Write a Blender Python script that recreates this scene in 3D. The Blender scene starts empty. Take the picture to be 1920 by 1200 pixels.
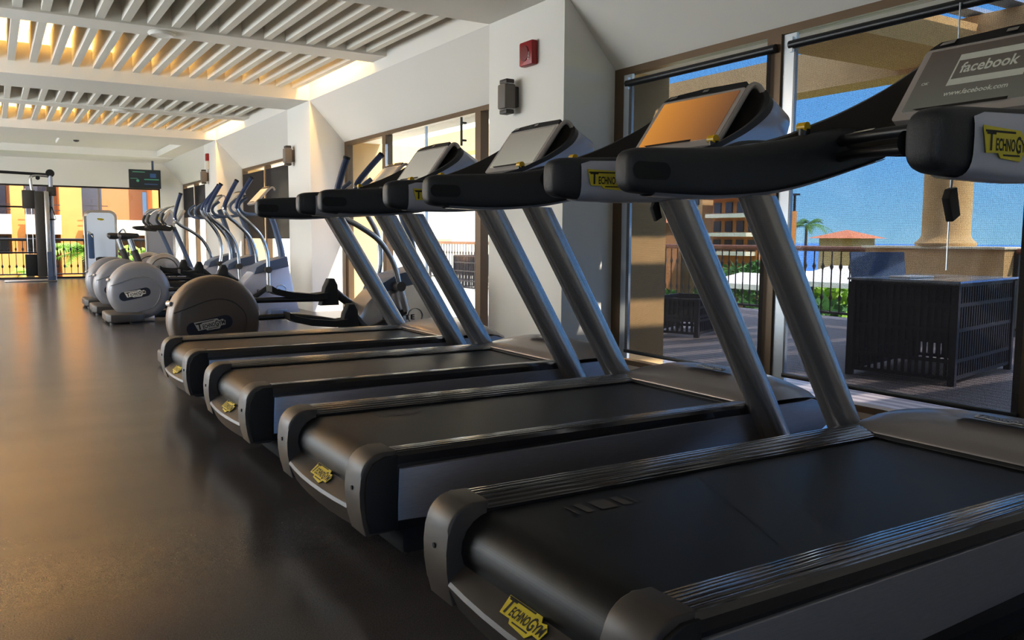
import bpy, bmesh, math, random
from mathutils import Vector, Matrix
random.seed(7)
C = bpy.context.scene.collection
PI = math.pi

# ------------------------------------------------------------------ helpers
def s2l(c):
    c = c / 255.0
    return c / 12.92 if c <= 0.04045 else ((c + 0.055) / 1.055) ** 2.4
def rgb(r, g, b):
    return (s2l(r), s2l(g), s2l(b), 1.0)

def mat(name, col, rough=0.5, metal=0.0, noise=0.0, nscale=20.0, bump=0.0, bscale=200.0, emit=None, estr=0.0,
        coat=0.0, stretch=None, spec=None):
    m = bpy.data.materials.new(name); m.use_nodes = True
    nt = m.node_tree; b = nt.nodes['Principled BSDF']
    b.inputs['Base Color'].default_value = col
    b.inputs['Roughness'].default_value = rough
    b.inputs['Metallic'].default_value = metal
    if coat: b.inputs['Coat Weight'].default_value = coat; b.inputs['Coat Roughness'].default_value = 0.08
    if spec is not None: b.inputs['Specular IOR Level'].default_value = spec
    if emit:
        b.inputs['Emission Color'].default_value = emit; b.inputs['Emission Strength'].default_value = estr
    vec = None
    if noise or bump:
        tc = nt.nodes.new('ShaderNodeTexCoord'); mp = nt.nodes.new('ShaderNodeMapping')
        if stretch: mp.inputs['Scale'].default_value = stretch
        nt.links.new(tc.outputs['Object'], mp.inputs['Vector']); vec = mp.outputs['Vector']
    if noise:
        n = nt.nodes.new('ShaderNodeTexNoise'); n.inputs['Scale'].default_value = nscale; n.inputs['Detail'].default_value = 5
        nt.links.new(vec, n.inputs['Vector'])
        r = nt.nodes.new('ShaderNodeValToRGB')
        lo = tuple(max(0, c * (1 - noise)) for c in col[:3]) + (1,); hi = tuple(min(1, c * (1 + noise)) for c in col[:3]) + (1,)
        r.color_ramp.elements[0].position = 0.3; r.color_ramp.elements[0].color = lo
        r.color_ramp.elements[1].position = 0.7; r.color_ramp.elements[1].color = hi
        nt.links.new(n.outputs['Fac'], r.inputs['Fac']); nt.links.new(r.outputs['Color'], b.inputs['Base Color'])
    if bump:
        n2 = nt.nodes.new('ShaderNodeTexNoise'); n2.inputs['Scale'].default_value = bscale
        nt.links.new(vec, n2.inputs['Vector'])
        bp = nt.nodes.new('ShaderNodeBump'); bp.inputs['Strength'].default_value = bump; bp.inputs['Distance'].default_value = 0.002
        nt.links.new(n2.outputs['Fac'], bp.inputs['Height']); nt.links.new(bp.outputs['Normal'], b.inputs['Normal'])
    return m

def wave_mat(name, c1, c2, axis, scale, rough=0.5, metal=0.0, bump=0.3, coat=0.0, dist=0.004):
    m = bpy.data.materials.new(name); m.use_nodes = True
    nt = m.node_tree; b = nt.nodes['Principled BSDF']
    b.inputs['Roughness'].default_value = rough; b.inputs['Metallic'].default_value = metal
    b.inputs['Coat Weight'].default_value = coat; b.inputs['Coat Roughness'].default_value = 0.1
    tc = nt.nodes.new('ShaderNodeTexCoord'); w = nt.nodes.new('ShaderNodeTexWave')
    w.wave_type = 'BANDS'; w.bands_direction = axis; w.wave_profile = 'SIN'
    w.inputs['Scale'].default_value = scale
    nt.links.new(tc.outputs['Object'], w.inputs['Vector'])
    mx = nt.nodes.new('ShaderNodeMix'); mx.data_type = 'RGBA'
    mx.inputs[6].default_value = c1; mx.inputs[7].default_value = c2
    nt.links.new(w.outputs['Fac'], mx.inputs[0]); nt.links.new(mx.outputs[2], b.inputs['Base Color'])
    bp = nt.nodes.new('ShaderNodeBump'); bp.inputs['Strength'].default_value = bump; bp.inputs['Distance'].default_value = dist
    nt.links.new(w.outputs['Fac'], bp.inputs['Height']); nt.links.new(bp.outputs['Normal'], b.inputs['Normal'])
    return m

M = {}
M['wall'] = mat('wall_paint', rgb(228, 224, 216), 0.75, bump=0.08, bscale=60)
M['ceil'] = mat('ceiling_paint', rgb(236, 232, 224), 0.8, bump=0.05, bscale=60)
M['slat'] = mat('slat_paint', rgb(230, 226, 216), 0.6)
M['silver'] = mat('silver_paint', rgb(186, 182, 180), 0.26, 0.78, coat=0.4)
M['silver_side'] = mat('brushed_silver', rgb(165, 165, 172), 0.38, 0.75, noise=0.07, nscale=60, stretch=(0.6, 1, 8))
M['pearl'] = mat('pearl_shell', rgb(176, 178, 192), 0.28, 0.25, coat=0.4)
M['shellgrey'] = mat('taupe_shell', rgb(142, 134, 130), 0.34, 0.35, coat=0.2)
M['wheelbrown'] = mat('wheel_taupe', rgb(104, 92, 82), 0.36, 0.25)
M['wheelpale'] = mat('wheel_pale', rgb(136, 135, 138), 0.36, 0.3)
M['bezel'] = mat('bezel_grey', rgb(178, 170, 164), 0.35, 0.2)
M['capgrey'] = mat('cap_grey', rgb(70, 65, 61), 0.45, 0.1)
M['black'] = mat('black_plastic', rgb(22, 22, 24), 0.38)
M['pad'] = mat('black_leather_pad', rgb(42, 44, 48), 0.42, bump=0.5, bscale=700)
M['dish'] = mat('dark_dish', rgb(38, 34, 30), 0.5)
M['rubber'] = mat('rubber', rgb(16, 16, 17), 0.7)
M['yellow'] = mat('yellow_plastic', rgb(205, 165, 20), 0.35)
M['badge'] = mat('badge_yellow', rgb(200, 185, 50), 0.4)
M['badgew'] = mat('badge_white', rgb(205, 200, 190), 0.4)
M['ink'] = mat('badge_ink', rgb(30, 28, 20), 0.5)
M['badgedark'] = mat('badge_pill', rgb(30, 34, 48), 0.45)
M['badgegrey'] = mat('badge_pill_grey', rgb(120, 116, 114), 0.35, 0.4)
M['chrome'] = mat('chrome', rgb(190, 192, 196), 0.18, 0.95)
M['bluegrey'] = mat('bluegrey_plastic', rgb(88, 100, 122), 0.4, 0.1)
M['navy'] = mat('navy_grip', rgb(50, 64, 96), 0.35)
M['redal'] = mat('alarm_red', rgb(150, 30, 32), 0.35)
M['bronze'] = mat('bronze_frame', rgb(104, 84, 62), 0.4, 0.35)
M['alu'] = mat('aluminium_frame', rgb(200, 206, 212), 0.3, 0.55)
M['darkframe'] = mat('dark_frame', rgb(44, 34, 30), 0.4)
M['spk'] = mat('speaker_grille', rgb(118, 110, 102), 0.6, noise=0.25, nscale=900)
M['spkd'] = mat('speaker_bracket', rgb(70, 64, 60), 0.5)
M['mark'] = mat('belt_print', rgb(78, 74, 72), 0.6)
M['belt'] = wave_mat('belt_rubber', rgb(15, 16, 18), rgb(6, 6, 8), 'X', 150, 0.42, 0, 0.08, dist=0.0005)
M['belt'].node_tree.nodes['Principled BSDF'].inputs['Specular IOR Level'].default_value = 0.3
M['beltd'] = mat('belt_seam', rgb(17, 18, 21), 0.48)
M['rail'] = mat('ribbed_rail', rgb(50, 48, 50), 0.14, 0.5, coat=1.0)
M['text'] = mat('screen_text', rgb(150, 150, 140), 0.5, emit=rgb(120, 120, 112), estr=0.3)
M['iron'] = mat('railing_iron', rgb(42, 34, 32), 0.5)
M['wood'] = mat('rail_wood', rgb(128, 78, 48), 0.5, noise=0.2, nscale=12)
M['orange'] = mat('stucco_orange', rgb(204, 134, 70), 0.85, noise=0.06, nscale=3)
M['stucco'] = mat('stucco_beige', rgb(208, 172, 122), 0.85, noise=0.06, nscale=4)
M['cream'] = mat('stucco_cream', rgb(244, 232, 204), 0.8)
M['tan'] = mat('stucco_tan', rgb(160, 112, 72), 0.85)
M['rooft'] = mat('roof_tile', rgb(196, 116, 80), 0.8, noise=0.2, nscale=6)
M['dwin'] = mat('dark_window', rgb(70, 72, 80), 0.25)
M['bwin'] = mat('blue_window', rgb(120, 165, 200), 0.25)
M['awn'] = mat('awning_white', rgb(240, 232, 226), 0.7)
M['leaf'] = mat('leaf_green', rgb(150, 185, 60), 0.6, noise=0.35, nscale=9)
M['leafd'] = mat('leaf_dark', rgb(78, 120, 52), 0.6, noise=0.35, nscale=5)
M['trunk'] = mat('trunk', rgb(110, 86, 60), 0.9)
M['wicker'] = mat('dark_wicker', rgb(44, 40, 48), 0.6, bump=0.6, bscale=120)
M['sling'] = mat('sling_fabric', rgb(64, 88, 122), 0.7)
M['gtop'] = mat('glass_table_top', rgb(170, 180, 190), 0.1, 0.3)
M['lam'] = mat('lamp_panel', rgb(255, 240, 220), 0.5)
M['strip'] = mat('cove_tube', rgb(255, 220, 150), 0.5, emit=(1, 0.62, 0.22, 1), estr=6)
M['sea'] = mat('sea_water', rgb(40, 105, 190), 0.35, noise=0.1, nscale=0.05)
M['grass'] = mat('garden_ground', rgb(122, 134, 74), 0.9, noise=0.3, nscale=0.6)
M['stone'] = mat('sill_stone', rgb(190, 180, 170), 0.5)

def nodes_of(m): return m.node_tree.nodes, m.node_tree.links

# floor: speckled rubber-vinyl with long soft streaks
def floor_mat():
    m = bpy.data.materials.new('gym_vinyl'); m.use_nodes = True; N, L = nodes_of(m); b = N['Principled BSDF']
    tc = N.new('ShaderNodeTexCoord')
    mp = N.new('ShaderNodeMapping'); mp.inputs['Scale'].default_value = (0.5, 2.6, 1)
    L.new(tc.outputs['Object'], mp.inputs['Vector'])
    n1 = N.new('ShaderNodeTexNoise'); n1.inputs['Scale'].default_value = 1.6; n1.inputs['Detail'].default_value = 2; n1.inputs['Distortion'].default_value = 0.2
    L.new(mp.outputs['Vector'], n1.inputs['Vector'])
    n2 = N.new('ShaderNodeTexNoise'); n2.inputs['Scale'].default_value = 260; L.new(tc.outputs['Object'], n2.inputs['Vector'])
    r = N.new('ShaderNodeValToRGB'); r.color_ramp.elements[0].color = rgb(72, 69, 69); r.color_ramp.elements[0].position = .2
    r.color_ramp.elements[1].color = rgb(83, 79, 78); r.color_ramp.elements[1].position = .8
    L.new(n1.outputs['Fac'], r.inputs['Fac'])
    r2 = N.new('ShaderNodeValToRGB'); r2.color_ramp.elements[0].color = (.72, .72, .72, 1); r2.color_ramp.elements[0].position = .35
    r2.color_ramp.elements[1].color = (1.15, 1.15, 1.15, 1); r2.color_ramp.elements[1].position = .65
    L.new(n2.outputs['Fac'], r2.inputs['Fac'])
    mx = N.new('ShaderNodeMix'); mx.data_type = 'RGBA'; mx.blend_type = 'MULTIPLY'; mx.inputs[0].default_value = 1
    L.new(r.outputs['Color'], mx.inputs[6]); L.new(r2.outputs['Color'], mx.inputs[7]); L.new(mx.outputs[2], b.inputs['Base Color'])
    rr = N.new('ShaderNodeMapRange'); rr.inputs[1].default_value = .3; rr.inputs[2].default_value = .7
    rr.inputs[3].default_value = .22; rr.inputs[4].default_value = .25
    L.new(n1.outputs['Fac'], rr.inputs[0]); L.new(rr.outputs[0], b.inputs['Roughness'])
    return m
    n3 = N.new('ShaderNodeTexNoise'); n3.inputs['Scale'].default_value = 2.2; n3.inputs['Detail'].default_value = 3
    L.new(mp.outputs['Vector'], n3.inputs['Vector'])
    bp = N.new('ShaderNodeBump'); bp.inputs['Strength'].default_value = .03; bp.inputs['Distance'].default_value = .001
    L.new(n3.outputs['Fac'], bp.inputs['Height']); L.new(bp.outputs['Normal'], b.inputs['Normal'])
    return m
M['floor'] = floor_mat()
M['deck'] = wave_mat('terrace_boards', rgb(122, 112, 112), rgb(84, 76, 80), 'X', 3.2, 0.6, 0, 0.5)

def glass_mat():
    m = bpy.data.materials.new('window_glass'); m.use_nodes = True; N, L = nodes_of(m); N.remove(N['Principled BSDF'])
    t = N.new('ShaderNodeBsdfTransparent'); g = N.new('ShaderNodeBsdfGlossy'); g.inputs['Roughness'].default_value = 0.02
    lw = N.new('ShaderNodeLayerWeight'); lw.inputs['Blend'].default_value = 0.3
    f = N.new('ShaderNodeMath'); f.operation = 'POWER'; f.inputs[1].default_value = 3.0; L.new(lw.outputs['Facing'], f.inputs[0])
    f2 = N.new('ShaderNodeMath'); f2.operation = 'MULTIPLY_ADD'; f2.inputs[1].default_value = 0.2; f2.inputs[2].default_value = 0.02; L.new(f.outputs[0], f2.inputs[0])
    mx = N.new('ShaderNodeMixShader'); L.new(f2.outputs[0], mx.inputs[0]); L.new(t.outputs[0], mx.inputs[1]); L.new(g.outputs[0], mx.inputs[2])
    L.new(mx.outputs[0], N['Material Output'].inputs[0]); return m
M['glass'] = glass_mat()

def shade_mat(name, open_=0.52, col=(0.045, 0.042, 0.045, 1)):
    m = bpy.data.materials.new(name); m.use_nodes = True; N, L = nodes_of(m); N.remove(N['Principled BSDF'])
    t = N.new('ShaderNodeBsdfTransparent'); d = N.new('ShaderNodeBsdfDiffuse'); d.inputs['Color'].default_value = col
    tc = N.new('ShaderNodeTexCoord'); ws = []
    for ax in ('Y', 'Z'):
        w = N.new('ShaderNodeTexWave'); w.wave_type = 'BANDS'; w.bands_direction = ax; w.inputs['Scale'].default_value = 62
        L.new(tc.outputs['Object'], w.inputs['Vector']); ws.append(w)
    a = N.new('ShaderNodeMath'); a.operation = 'MULTIPLY'; L.new(ws[0].outputs['Fac'], a.inputs[0]); L.new(ws[1].outputs['Fac'], a.inputs[1])
    r = N.new('ShaderNodeMapRange'); r.inputs[1].default_value = 0; r.inputs[2].default_value = 1
    r.inputs[3].default_value = open_ - 0.1; r.inputs[4].default_value = open_ + 0.3
    L.new(a.outputs[0], r.inputs[0])
    mx = N.new('ShaderNodeMixShader'); L.new(r.outputs[0], mx.inputs[0]); L.new(d.outputs[0], mx.inputs[1]); L.new(t.outputs[0], mx.inputs[2])
    L.new(mx.outputs[0], N['Material Output'].inputs[0]); return m
M['shade'] = shade_mat('roller_shade_mesh', .50)
M['shade_dark'] = shade_mat('roller_shade_dense', 0.1, (0.06, 0.055, 0.055, 1))

def display_mat(name, c_lo, c_hi, ax=0, rough=0.22, e=0.5):  # on the treadmill screens this emission gradient paints reflections on the glass
    m = bpy.data.materials.new(name); m.use_nodes = True; N, L = nodes_of(m); b = N['Principled BSDF']
    tc = N.new('ShaderNodeTexCoord'); sp = N.new('ShaderNodeSeparateXYZ'); L.new(tc.outputs['Generated'], sp.inputs[0])
    r = N.new('ShaderNodeValToRGB'); r.color_ramp.elements[0].color = c_lo; r.color_ramp.elements[1].color = c_hi
    L.new(sp.outputs[ax], r.inputs['Fac']); L.new(r.outputs['Color'], b.inputs['Emission Color'])
    b.inputs['Emission Strength'].default_value = e
    b.inputs['Base Color'].default_value = (0.02, 0.02, 0.02, 1); b.inputs['Roughness'].default_value = rough
    return m
M['disp_a'] = display_mat('display_grey', rgb(96, 96, 88), rgb(78, 68, 60), 0, e=.35)
M['disp_b'] = display_mat('display_amber_reflection', rgb(120, 82, 52), rgb(205, 140, 62), 1)  # warm reflection painted as a glowing gradient, not screen content
M['disp_c'] = display_mat('display_pale', rgb(150, 148, 136), rgb(128, 122, 112), 0)
M['disp_d'] = display_mat('display_silver', rgb(168, 164, 152), rgb(150, 146, 138), 0)
M['disp_tv'] = display_mat('tv_glass', rgb(16, 26, 30), rgb(26, 34, 38), 2)
M['tv_g'] = mat('tv_green', rgb(60, 110, 90), 0.5, emit=rgb(60, 120, 90), estr=.5)
M['tv_b'] = mat('tv_blue', rgb(40, 60, 90), 0.5, emit=rgb(40, 66, 96), estr=.5)

class MB:
    def __init__(s): s.bm = bmesh.new(); s.mi = 0
    def _new(s, faces):
        for f in faces: f.material_index = s.mi
    def mesh(s, verts, faces):
        vs = [s.bm.verts.new(v) for v in verts]; out = []
        for f in faces:
            try: out.append(s.bm.faces.new([vs[i] for i in f]))
            except ValueError: pass
        s._new(out); return vs, out
    def box(s, x0, x1, y0, y1, z0, z1, bev=0.0, seg=2, mtx=None):
        v = [(x0, y0, z0), (x1, y0, z0), (x1, y1, z0), (x0, y1, z0), (x0, y0, z1), (x1, y0, z1), (x1, y1, z1), (x0, y1, z1)]
        if mtx: v = [mtx @ Vector(p) for p in v]
        vs, fs = s.mesh(v, [(3, 2, 1, 0), (4, 5, 6, 7), (0, 1, 5, 4), (1, 2, 6, 5), (2, 3, 7, 6), (3, 0, 4, 7)])
        if bev:
            es = list({e for f in fs for e in f.edges})
            r = bmesh.ops.bevel(s.bm, geom=es, offset=bev, segments=seg, profile=0.5, affect='EDGES')
            s._new(r['faces'])
        return s
    def prism(s, pts, axis, a, b, bev=0.0, seg=2):
        # pts 2-D polygon; axis 'x': (y,z) extruded in x; 'y': (x,z); 'z': (x,y)
        def P(p, t): return {'x': (t, p[0], p[1]), 'y': (p[0], t, p[1]), 'z': (p[0], p[1], t)}[axis]
        n = len(pts); v = [P(p, a) for p in pts] + [P(p, b) for p in pts]
        fs = [tuple(range(n)), tuple(range(2 * n - 1, n - 1, -1))] + [(i, (i + 1) % n, n + (i + 1) % n, n + i) for i in range(n)]
        vs, out = s.mesh(v, fs)
        if bev:
            es = list({e for f in out[:2] for e in f.edges})
            r = bmesh.ops.bevel(s.bm, geom=es, offset=bev, segments=seg, profile=0.5, affect='EDGES'); s._new(r['faces'])
        return s
    def loft(s, rings, closed=True, caps=True):
        n = len(rings[0]); v = [p for r in rings for p in r]; fs = []
        for k in range(len(rings) - 1):
            for i in range(n if closed else n - 1):
                j = (i + 1) % n; fs.append((k * n + i, k * n + j, (k + 1) * n + j, (k + 1) * n + i))
        if caps and closed:
            fs.append(tuple(range(n - 1, -1, -1))); fs.append(tuple((len(rings) - 1) * n + i for i in range(n)))
        s.mesh(v, fs); return s
    def tube(s, path, r, n=12, ry=None, caps=True, smooth=True):
        P = [Vector(p) for p in path]
        if smooth and len(P) > 2: 
            P, r = catmull(P, r)
        T = []
        for i in range(len(P)):
            a = P[max(i - 1, 0)]; b = P[min(i + 1, len(P) - 1)]; T.append((b - a).normalized())
        up = Vector((0, 0, 1)) if abs(T[0].z) < 0.9 else Vector((0, 1, 0))
        N = (up - T[0] * up.dot(T[0])).normalized(); rings = []
        for i, p in enumerate(P):
            N = (N - T[i] * N.dot(T[i])).normalized(); B = T[i].cross(N)
            ri = r[i] if isinstance(r, (list, tuple)) else r; rj = ry if ry else ri
            rings.append([p + N * ri * math.cos(2 * PI * k / n) + B * rj * math.sin(2 * PI * k / n) for k in range(n)])
        s.loft(rings, True, caps); return s
    def cyl(s, c, axis, r, h, n=24, r2=None, bev=0.0):
        c = Vector(c); ax = {'x': Vector((1, 0, 0)), 'y': Vector((0, 1, 0)), 'z': Vector((0, 0, 1))}[axis]
        prof = [(r, -h / 2), (r if r2 is None else r2, h / 2)]
        if bev: prof = [(r - bev, -h / 2), (r - bev * .3, -h / 2 + bev * .3), (r, -h / 2 + bev), (r, h / 2 - bev), (r - bev * .3, h / 2 - bev * .3), (r - bev, h / 2)]
        return s.lathe(c, axis, prof, n)
    def lathe(s, c, axis, prof, n=24):
        c = Vector(c); ax = {'x': Vector((1, 0, 0)), 'y': Vector((0, 1, 0)), 'z': Vector((0, 0, 1))}[axis]
        u = {'x': Vector((0, 1, 0)), 'y': Vector((0, 0, 1)), 'z': Vector((1, 0, 0))}[axis]; w = ax.cross(u)
        rings = [[c + ax * t + u * rr * math.cos(2 * PI * k / n) + w * rr * math.sin(2 * PI * k / n) for k in range(n)] for rr, t in prof]
        s.loft(rings); return s
    def build(s, name, mats, parent=None, smooth=True, ang=38, loc=None):
        bmesh.ops.recalc_face_normals(s.bm, faces=s.bm.faces[:])
        me = bpy.data.meshes.new(name); s.bm.to_mesh(me); s.bm.free()
        for m in (mats if isinstance(mats, (list, tuple)) else [mats]): me.materials.append(m)
        if smooth:
            me.polygons.foreach_set('use_smooth', [True] * len(me.polygons)); me.set_sharp_from_angle(angle=math.radians(ang))
        o = bpy.data.objects.new(name, me); C.objects.link(o)
        if parent: o.parent = parent
        if loc: o.location = loc
        return o

def catmull(P, r, sub=5):
    Q = [P[0]] + P + [P[-1]]; out = []; rr = []
    isr = isinstance(r, (list, tuple))
    for i in range(1, len(Q) - 2):
        p0, p1, p2, p3 = Q[i - 1], Q[i], Q[i + 1], Q[i + 2]
        for k in range(sub):
            t = k / sub
            out.append(0.5 * ((2 * p1) + (p2 - p0) * t + (2 * p0 - 5 * p1 + 4 * p2 - p3) * t * t + (3 * p1 - p0 - 3 * p2 + p3) * t ** 3))
            if isr: rr.append(r[i - 1] * (1 - t) + r[i] * t)
    out.append(P[-1])
    if isr: rr.append(r[-1]); return out, rr
    return out, r

def thing(name, label, cat, loc=(0, 0, 0), group=None, rotz=0.0):
    o = bpy.data.objects.new(name, None); C.objects.link(o); o.location = loc; o.rotation_euler = (0, 0, rotz)
    o.empty_display_size = 0.1
    return tag(o, label, cat, group)
def tag(o, label, cat, group=None, kind=None):
    o['label'] = label; o['category'] = cat
    if group: o['group'] = group
    if kind: o['kind'] = kind
    return o
def struct(o, label=None):
    o['kind'] = 'structure'
    if label: o['label'] = label
    return o
def kids(o): return [c for c in C.objects if c.parent == o]
def dup(root, loc, label):
    r = root.copy(); C.objects.link(r); r.location = loc; r['label'] = label
    for ch in kids(root):
        c = ch.copy(); C.objects.link(c); c.parent = r
        for g in kids(ch):
            d = g.copy(); C.objects.link(d); d.parent = c
    return r

# text -> mesh data
_tc = {}
def text_geo(body, size=1.0, shear=0.0, ox=0.0):
    k = (body, size, shear)
    if k in _tc: return _tc[k]
    cu = bpy.data.curves.new('lettering', 'FONT'); cu.body = body; cu.size = size; cu.shear = shear; cu.resolution_u = 3
    cu.offset = 0.022 * size
    ob = bpy.data.objects.new('lettering', cu); C.objects.link(ob)
    bpy.context.view_layer.update()
    me = bpy.data.meshes.new_from_object(ob.evaluated_get(bpy.context.evaluated_depsgraph_get()))
    V = [v.co.copy() for v in me.vertices]; F = [tuple(p.vertices) for p in me.polygons]
    w = max((v.x for v in V), default=0) if V else 0
    bpy.data.objects.remove(ob); bpy.data.meshes.remove(me); bpy.data.curves.remove(cu)
    _tc[k] = (V, F, w); return _tc[k]
def put_text(mb, body, size, x, y, frame, width=None):
    V, F, w = text_geo(body, size); sc = (width / w) if width else 1.0
    mb.mesh([frame(x + v.x * sc, y + v.y, 0.0022) for v in V], F)
    return x + w * sc
def frame_of(o, u, v, scale=1.0):
    o = Vector(o); u = Vector(u).normalized(); v = Vector(v).normalized(); n = u.cross(v)
    return lambda a, b, c=0.0: o + (u * a + v * b) * scale + n * c
BADGE = [(0, .38), (.757, .35), (.817, .27), (.92, .29), (1, .22), (.98, .08), (.83, .085), (.765, 0), (.365, .03), (.32, .085), (.08, .08)]
def logo(name, o, u, v, scale, parent, plate='badge', simple=False):
    """maker's badge: notched plate with the wordmark between two bars"""
    fr = frame_of(o, u, v, scale); mb = MB()
    n = len(BADGE)
    mb.mesh([fr(a, b, 0.0) for a, b in BADGE] + [fr(a, b, 0.0016) for a, b in BADGE],
            [tuple(range(2 * n - 1, n - 1, -1))[::-1], tuple(range(n))] + [(i, (i + 1) % n, n + (i + 1) % n, n + i) for i in range(n)])
    mb.mi = 1
    def bar(x0, y0, x1, y1): mb.mesh([fr(x0, y0, .0022), fr(x1, y0, .0022), fr(x1, y1, .0022), fr(x0, y1, .0022)], [(0, 1, 2, 3)])
    bar(.03, .31, .64, .334); bar(.40, .055, .75, .075)
    x = put_text(mb, 'T', .30, .06, .115, fr)
    x = put_text(mb, 'ECHNO', .19, x + .0, .115, fr, .40)
    x = put_text(mb, 'G', .26, x + .01, .10, fr, .11)
    put_text(mb, 'YM', .19, x + .005, .115, fr, .20)
    return mb.build(name, [M[plate], M['ink']], parent, smooth=False)

# ------------------------------------------------------------------ camera
f_px, pitch, roll, yaw = 1585.03, -0.096, 0.0063, 0.5507
cam_loc = Vector((-0.8855, 0.0, 0.923))
fw = Vector((math.sin(yaw) * math.cos(pitch), math.cos(yaw) * math.cos(pitch), math.sin(pitch)))
rt = Vector((math.cos(yaw), -math.sin(yaw), 0)); up = rt.cross(fw)
c_, s_ = math.cos(roll), math.sin(roll)
rt2 = rt * c_ + up * s_; up2 = up * c_ - rt * s_
cd = bpy.data.cameras.new('camera'); cam = bpy.data.objects.new('camera', cd); C.objects.link(cam)
mt = Matrix((rt2, up2, -fw)).transposed().to_4x4(); mt.translation = cam_loc
cam.matrix_world = mt; cd.sensor_width = 36; cd.lens = f_px / 1920 * 36; cd.clip_end = 3000; cd.clip_start = 0.02
bpy.context.scene.camera = cam

# ------------------------------------------------------------------ the room shell
XP, XW, XO = 2.49, 2.93, 3.40            # pillar face, window plane, outer face
PIL = [(-0.55, 0.40), (4.84, 5.86), (10.24, 11.15), (15.30, 16.25)]
YF = 20.7; XL = -5.0; YB = -3.6
struct(MB().box(XL, 2.96, YB, YF, -0.12, 0).build('floor', M['floor'], smooth=False))
struct(MB().box(2.96, 8.0, -3.6, 8.9, -0.16, -0.015).build('terrace_deck', M['deck'], smooth=False))
struct(MB().box(2.96, 8.0, 8.9, 21.95, -0.16, -0.015).build('terrace_bounce_paving', M['cream'], smooth=False))  # terrace made pale here to bounce sunlight onto the soffit
struct(MB().box(-12, 2.96, -12, YB, -0.16, -0.015).build('terrace_paving_back', M['cream'], smooth=False))
struct(MB().box(XL, 2.96, YF, 21.95, -0.16, -0.015).build('terrace_deck_end', M['deck'], smooth=False))
struct(MB().box(XL - .2, XL, YB, YF, 0, 3.3).build('wall_left', M['wall'], smooth=False))
mb = MB(); mb.box(XL - .2, XO, YB - .2, YB, 2.1, 3.3); mb.box(-1.2, XO, YB - .2, YB, 0, 2.1)
struct(mb.build('wall_back', M['wall'], smooth=False))
w6 = bpy.data.objects.new('window_6', None); C.objects.link(w6); w6['kind'] = 'structure'
mb = MB(); mb.box(XL, -1.2, YB - .1, YB - .05, 2.06, 2.1); mb.box(XL, -1.2, YB - .1, YB - .05, 0, .04)
for x in (-4.97, -3.1, -1.23): mb.box(x - .03, x + .03, YB - .1, YB - .05, .04, 2.06)
mb.build('window_frame', M['darkframe'], w6, smooth=False)
struct(MB().box(XL - .2, XO, YB - .2, YF + .2, 3.1, 3.3).build('ceiling', M['ceil'], smooth=False))
struct(MB().box(XP, XO, YB, PIL[0][0], 0, 3.1).build('wall_right', M['wall'], smooth=False))
for i, (a, b) in enumerate(PIL):
    struct(MB().box(XP, XO, a, b, 0, 3.1).build('wall_right_pillar', M['wall'], smooth=False), 'white wall pillar')
    mb = MB(); mb.box(XL, XP, a, b, 2.58, 2.90)
    mb.box(XL, XP, a + .3, b - .3, 2.90, 3.10)
    struct(mb.build('ceiling_beam', M['ceil'], smooth=False), 'white ceiling beam')
    # outside face of the pillar in stucco
    struct(MB().box(XW + .03, XO + .02, a - .02, b + .02, -0.015, 3.1).build('wall_outside_pillar', M['stucco'], smooth=False))
BAYS = [(0.40, 4.84), (5.86, 10.24), (11.15, 15.30), (16.25, 20.7)]
for a, b in BAYS:
    struct(MB().prism([(XP, 2.58), (XW, 2.11), (XO, 2.11), (XO, 3.1), (XP, 3.1)], 'y', a, b).build('ceiling_soffit', M['wall'], smooth=False), 'sloping white soffit above the window')
for a, b in BAYS[:3]:
    struct(MB().box(XL, XP, (a + b) / 2 - .175, (a + b) / 2 + .175, 2.69, 2.9).build('ceiling_crossbar', M['ceil'], smooth=False), 'flat white crossbar in the ceiling coffer')
# far bay: flat ceiling with shallow recess
mb = MB(); mb.box(XL, XP, 16.25, 16.5, 2.58, 2.9); mb.box(XL, XP, 19.2, 20.7, 2.56, 2.9); mb.box(2.15, XP, 16.5, 19.2, 2.58, 2.9)
mb.box(XL, 2.15, 16.5, 19.2, 2.70, 2.9)
struct(mb.build('ceiling_end', M['ceil'], smooth=False))
struct(MB().box(0.22, 0.75, 16.6, 18.1, 2.64, 2.70, .01).build('ceiling_panel', M['ceil'], smooth=False))
# end wall above glazing
mb = MB(); mb.box(XL, XO, YF, YF + .2, 2.0, 3.1); mb.box(2.43, XO, YF, YF + .2, 0, 2.0)
struct(mb.build('wall_end', M['wall'], smooth=False))
# sill step under windows of the first bay
struct(MB().box(2.93, 3.02, .4, 4.84, 0.0, 0.035).build('trim_1', M['stone'], smooth=False))
for (a, b) in BAYS[1:]:
    struct(MB().box(2.93, 3.02, a, b, 0.0, 0.02).build('trim_2', M['stone'], smooth=False))

ORD = ['first', 'second', 'third', 'fourth', 'fifth', 'sixth', 'seventh', 'eighth', 'ninth', 'tenth', 'eleventh', 'twelfth', 'thirteenth',
       'fourteenth', 'fifteenth', 'sixteenth', 'seventeenth', 'eighteenth', 'nineteenth', 'twentieth', 'twenty-first', 'twenty-second']
# ceiling slats
for (a, b), nm in ((BAYS[1], 'nearer'), (BAYS[2], 'farther')):
    mid = (a + b) / 2
    for (p, q, side) in ((a, mid - .175, 'near'), (mid + .175, b, 'far')):
        base = MB().box(-.033, .033, p + .002, q - .002, 2.705, 3.0).build('ceiling_slat', M['slat'], smooth=False)
        for k in range(19):
            o = base if k == 0 else base.copy()
            if k: C.objects.link(o)
            o.location = (2.31 - .196 * k, 0, 0)
            tag(o, 'white ceiling slat in the %s coffer, %s side of its crossbar, %s from the windows' % (nm, side, ORD[k]), 'ceiling slat',
                'slats in the ceiling coffers')

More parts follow.
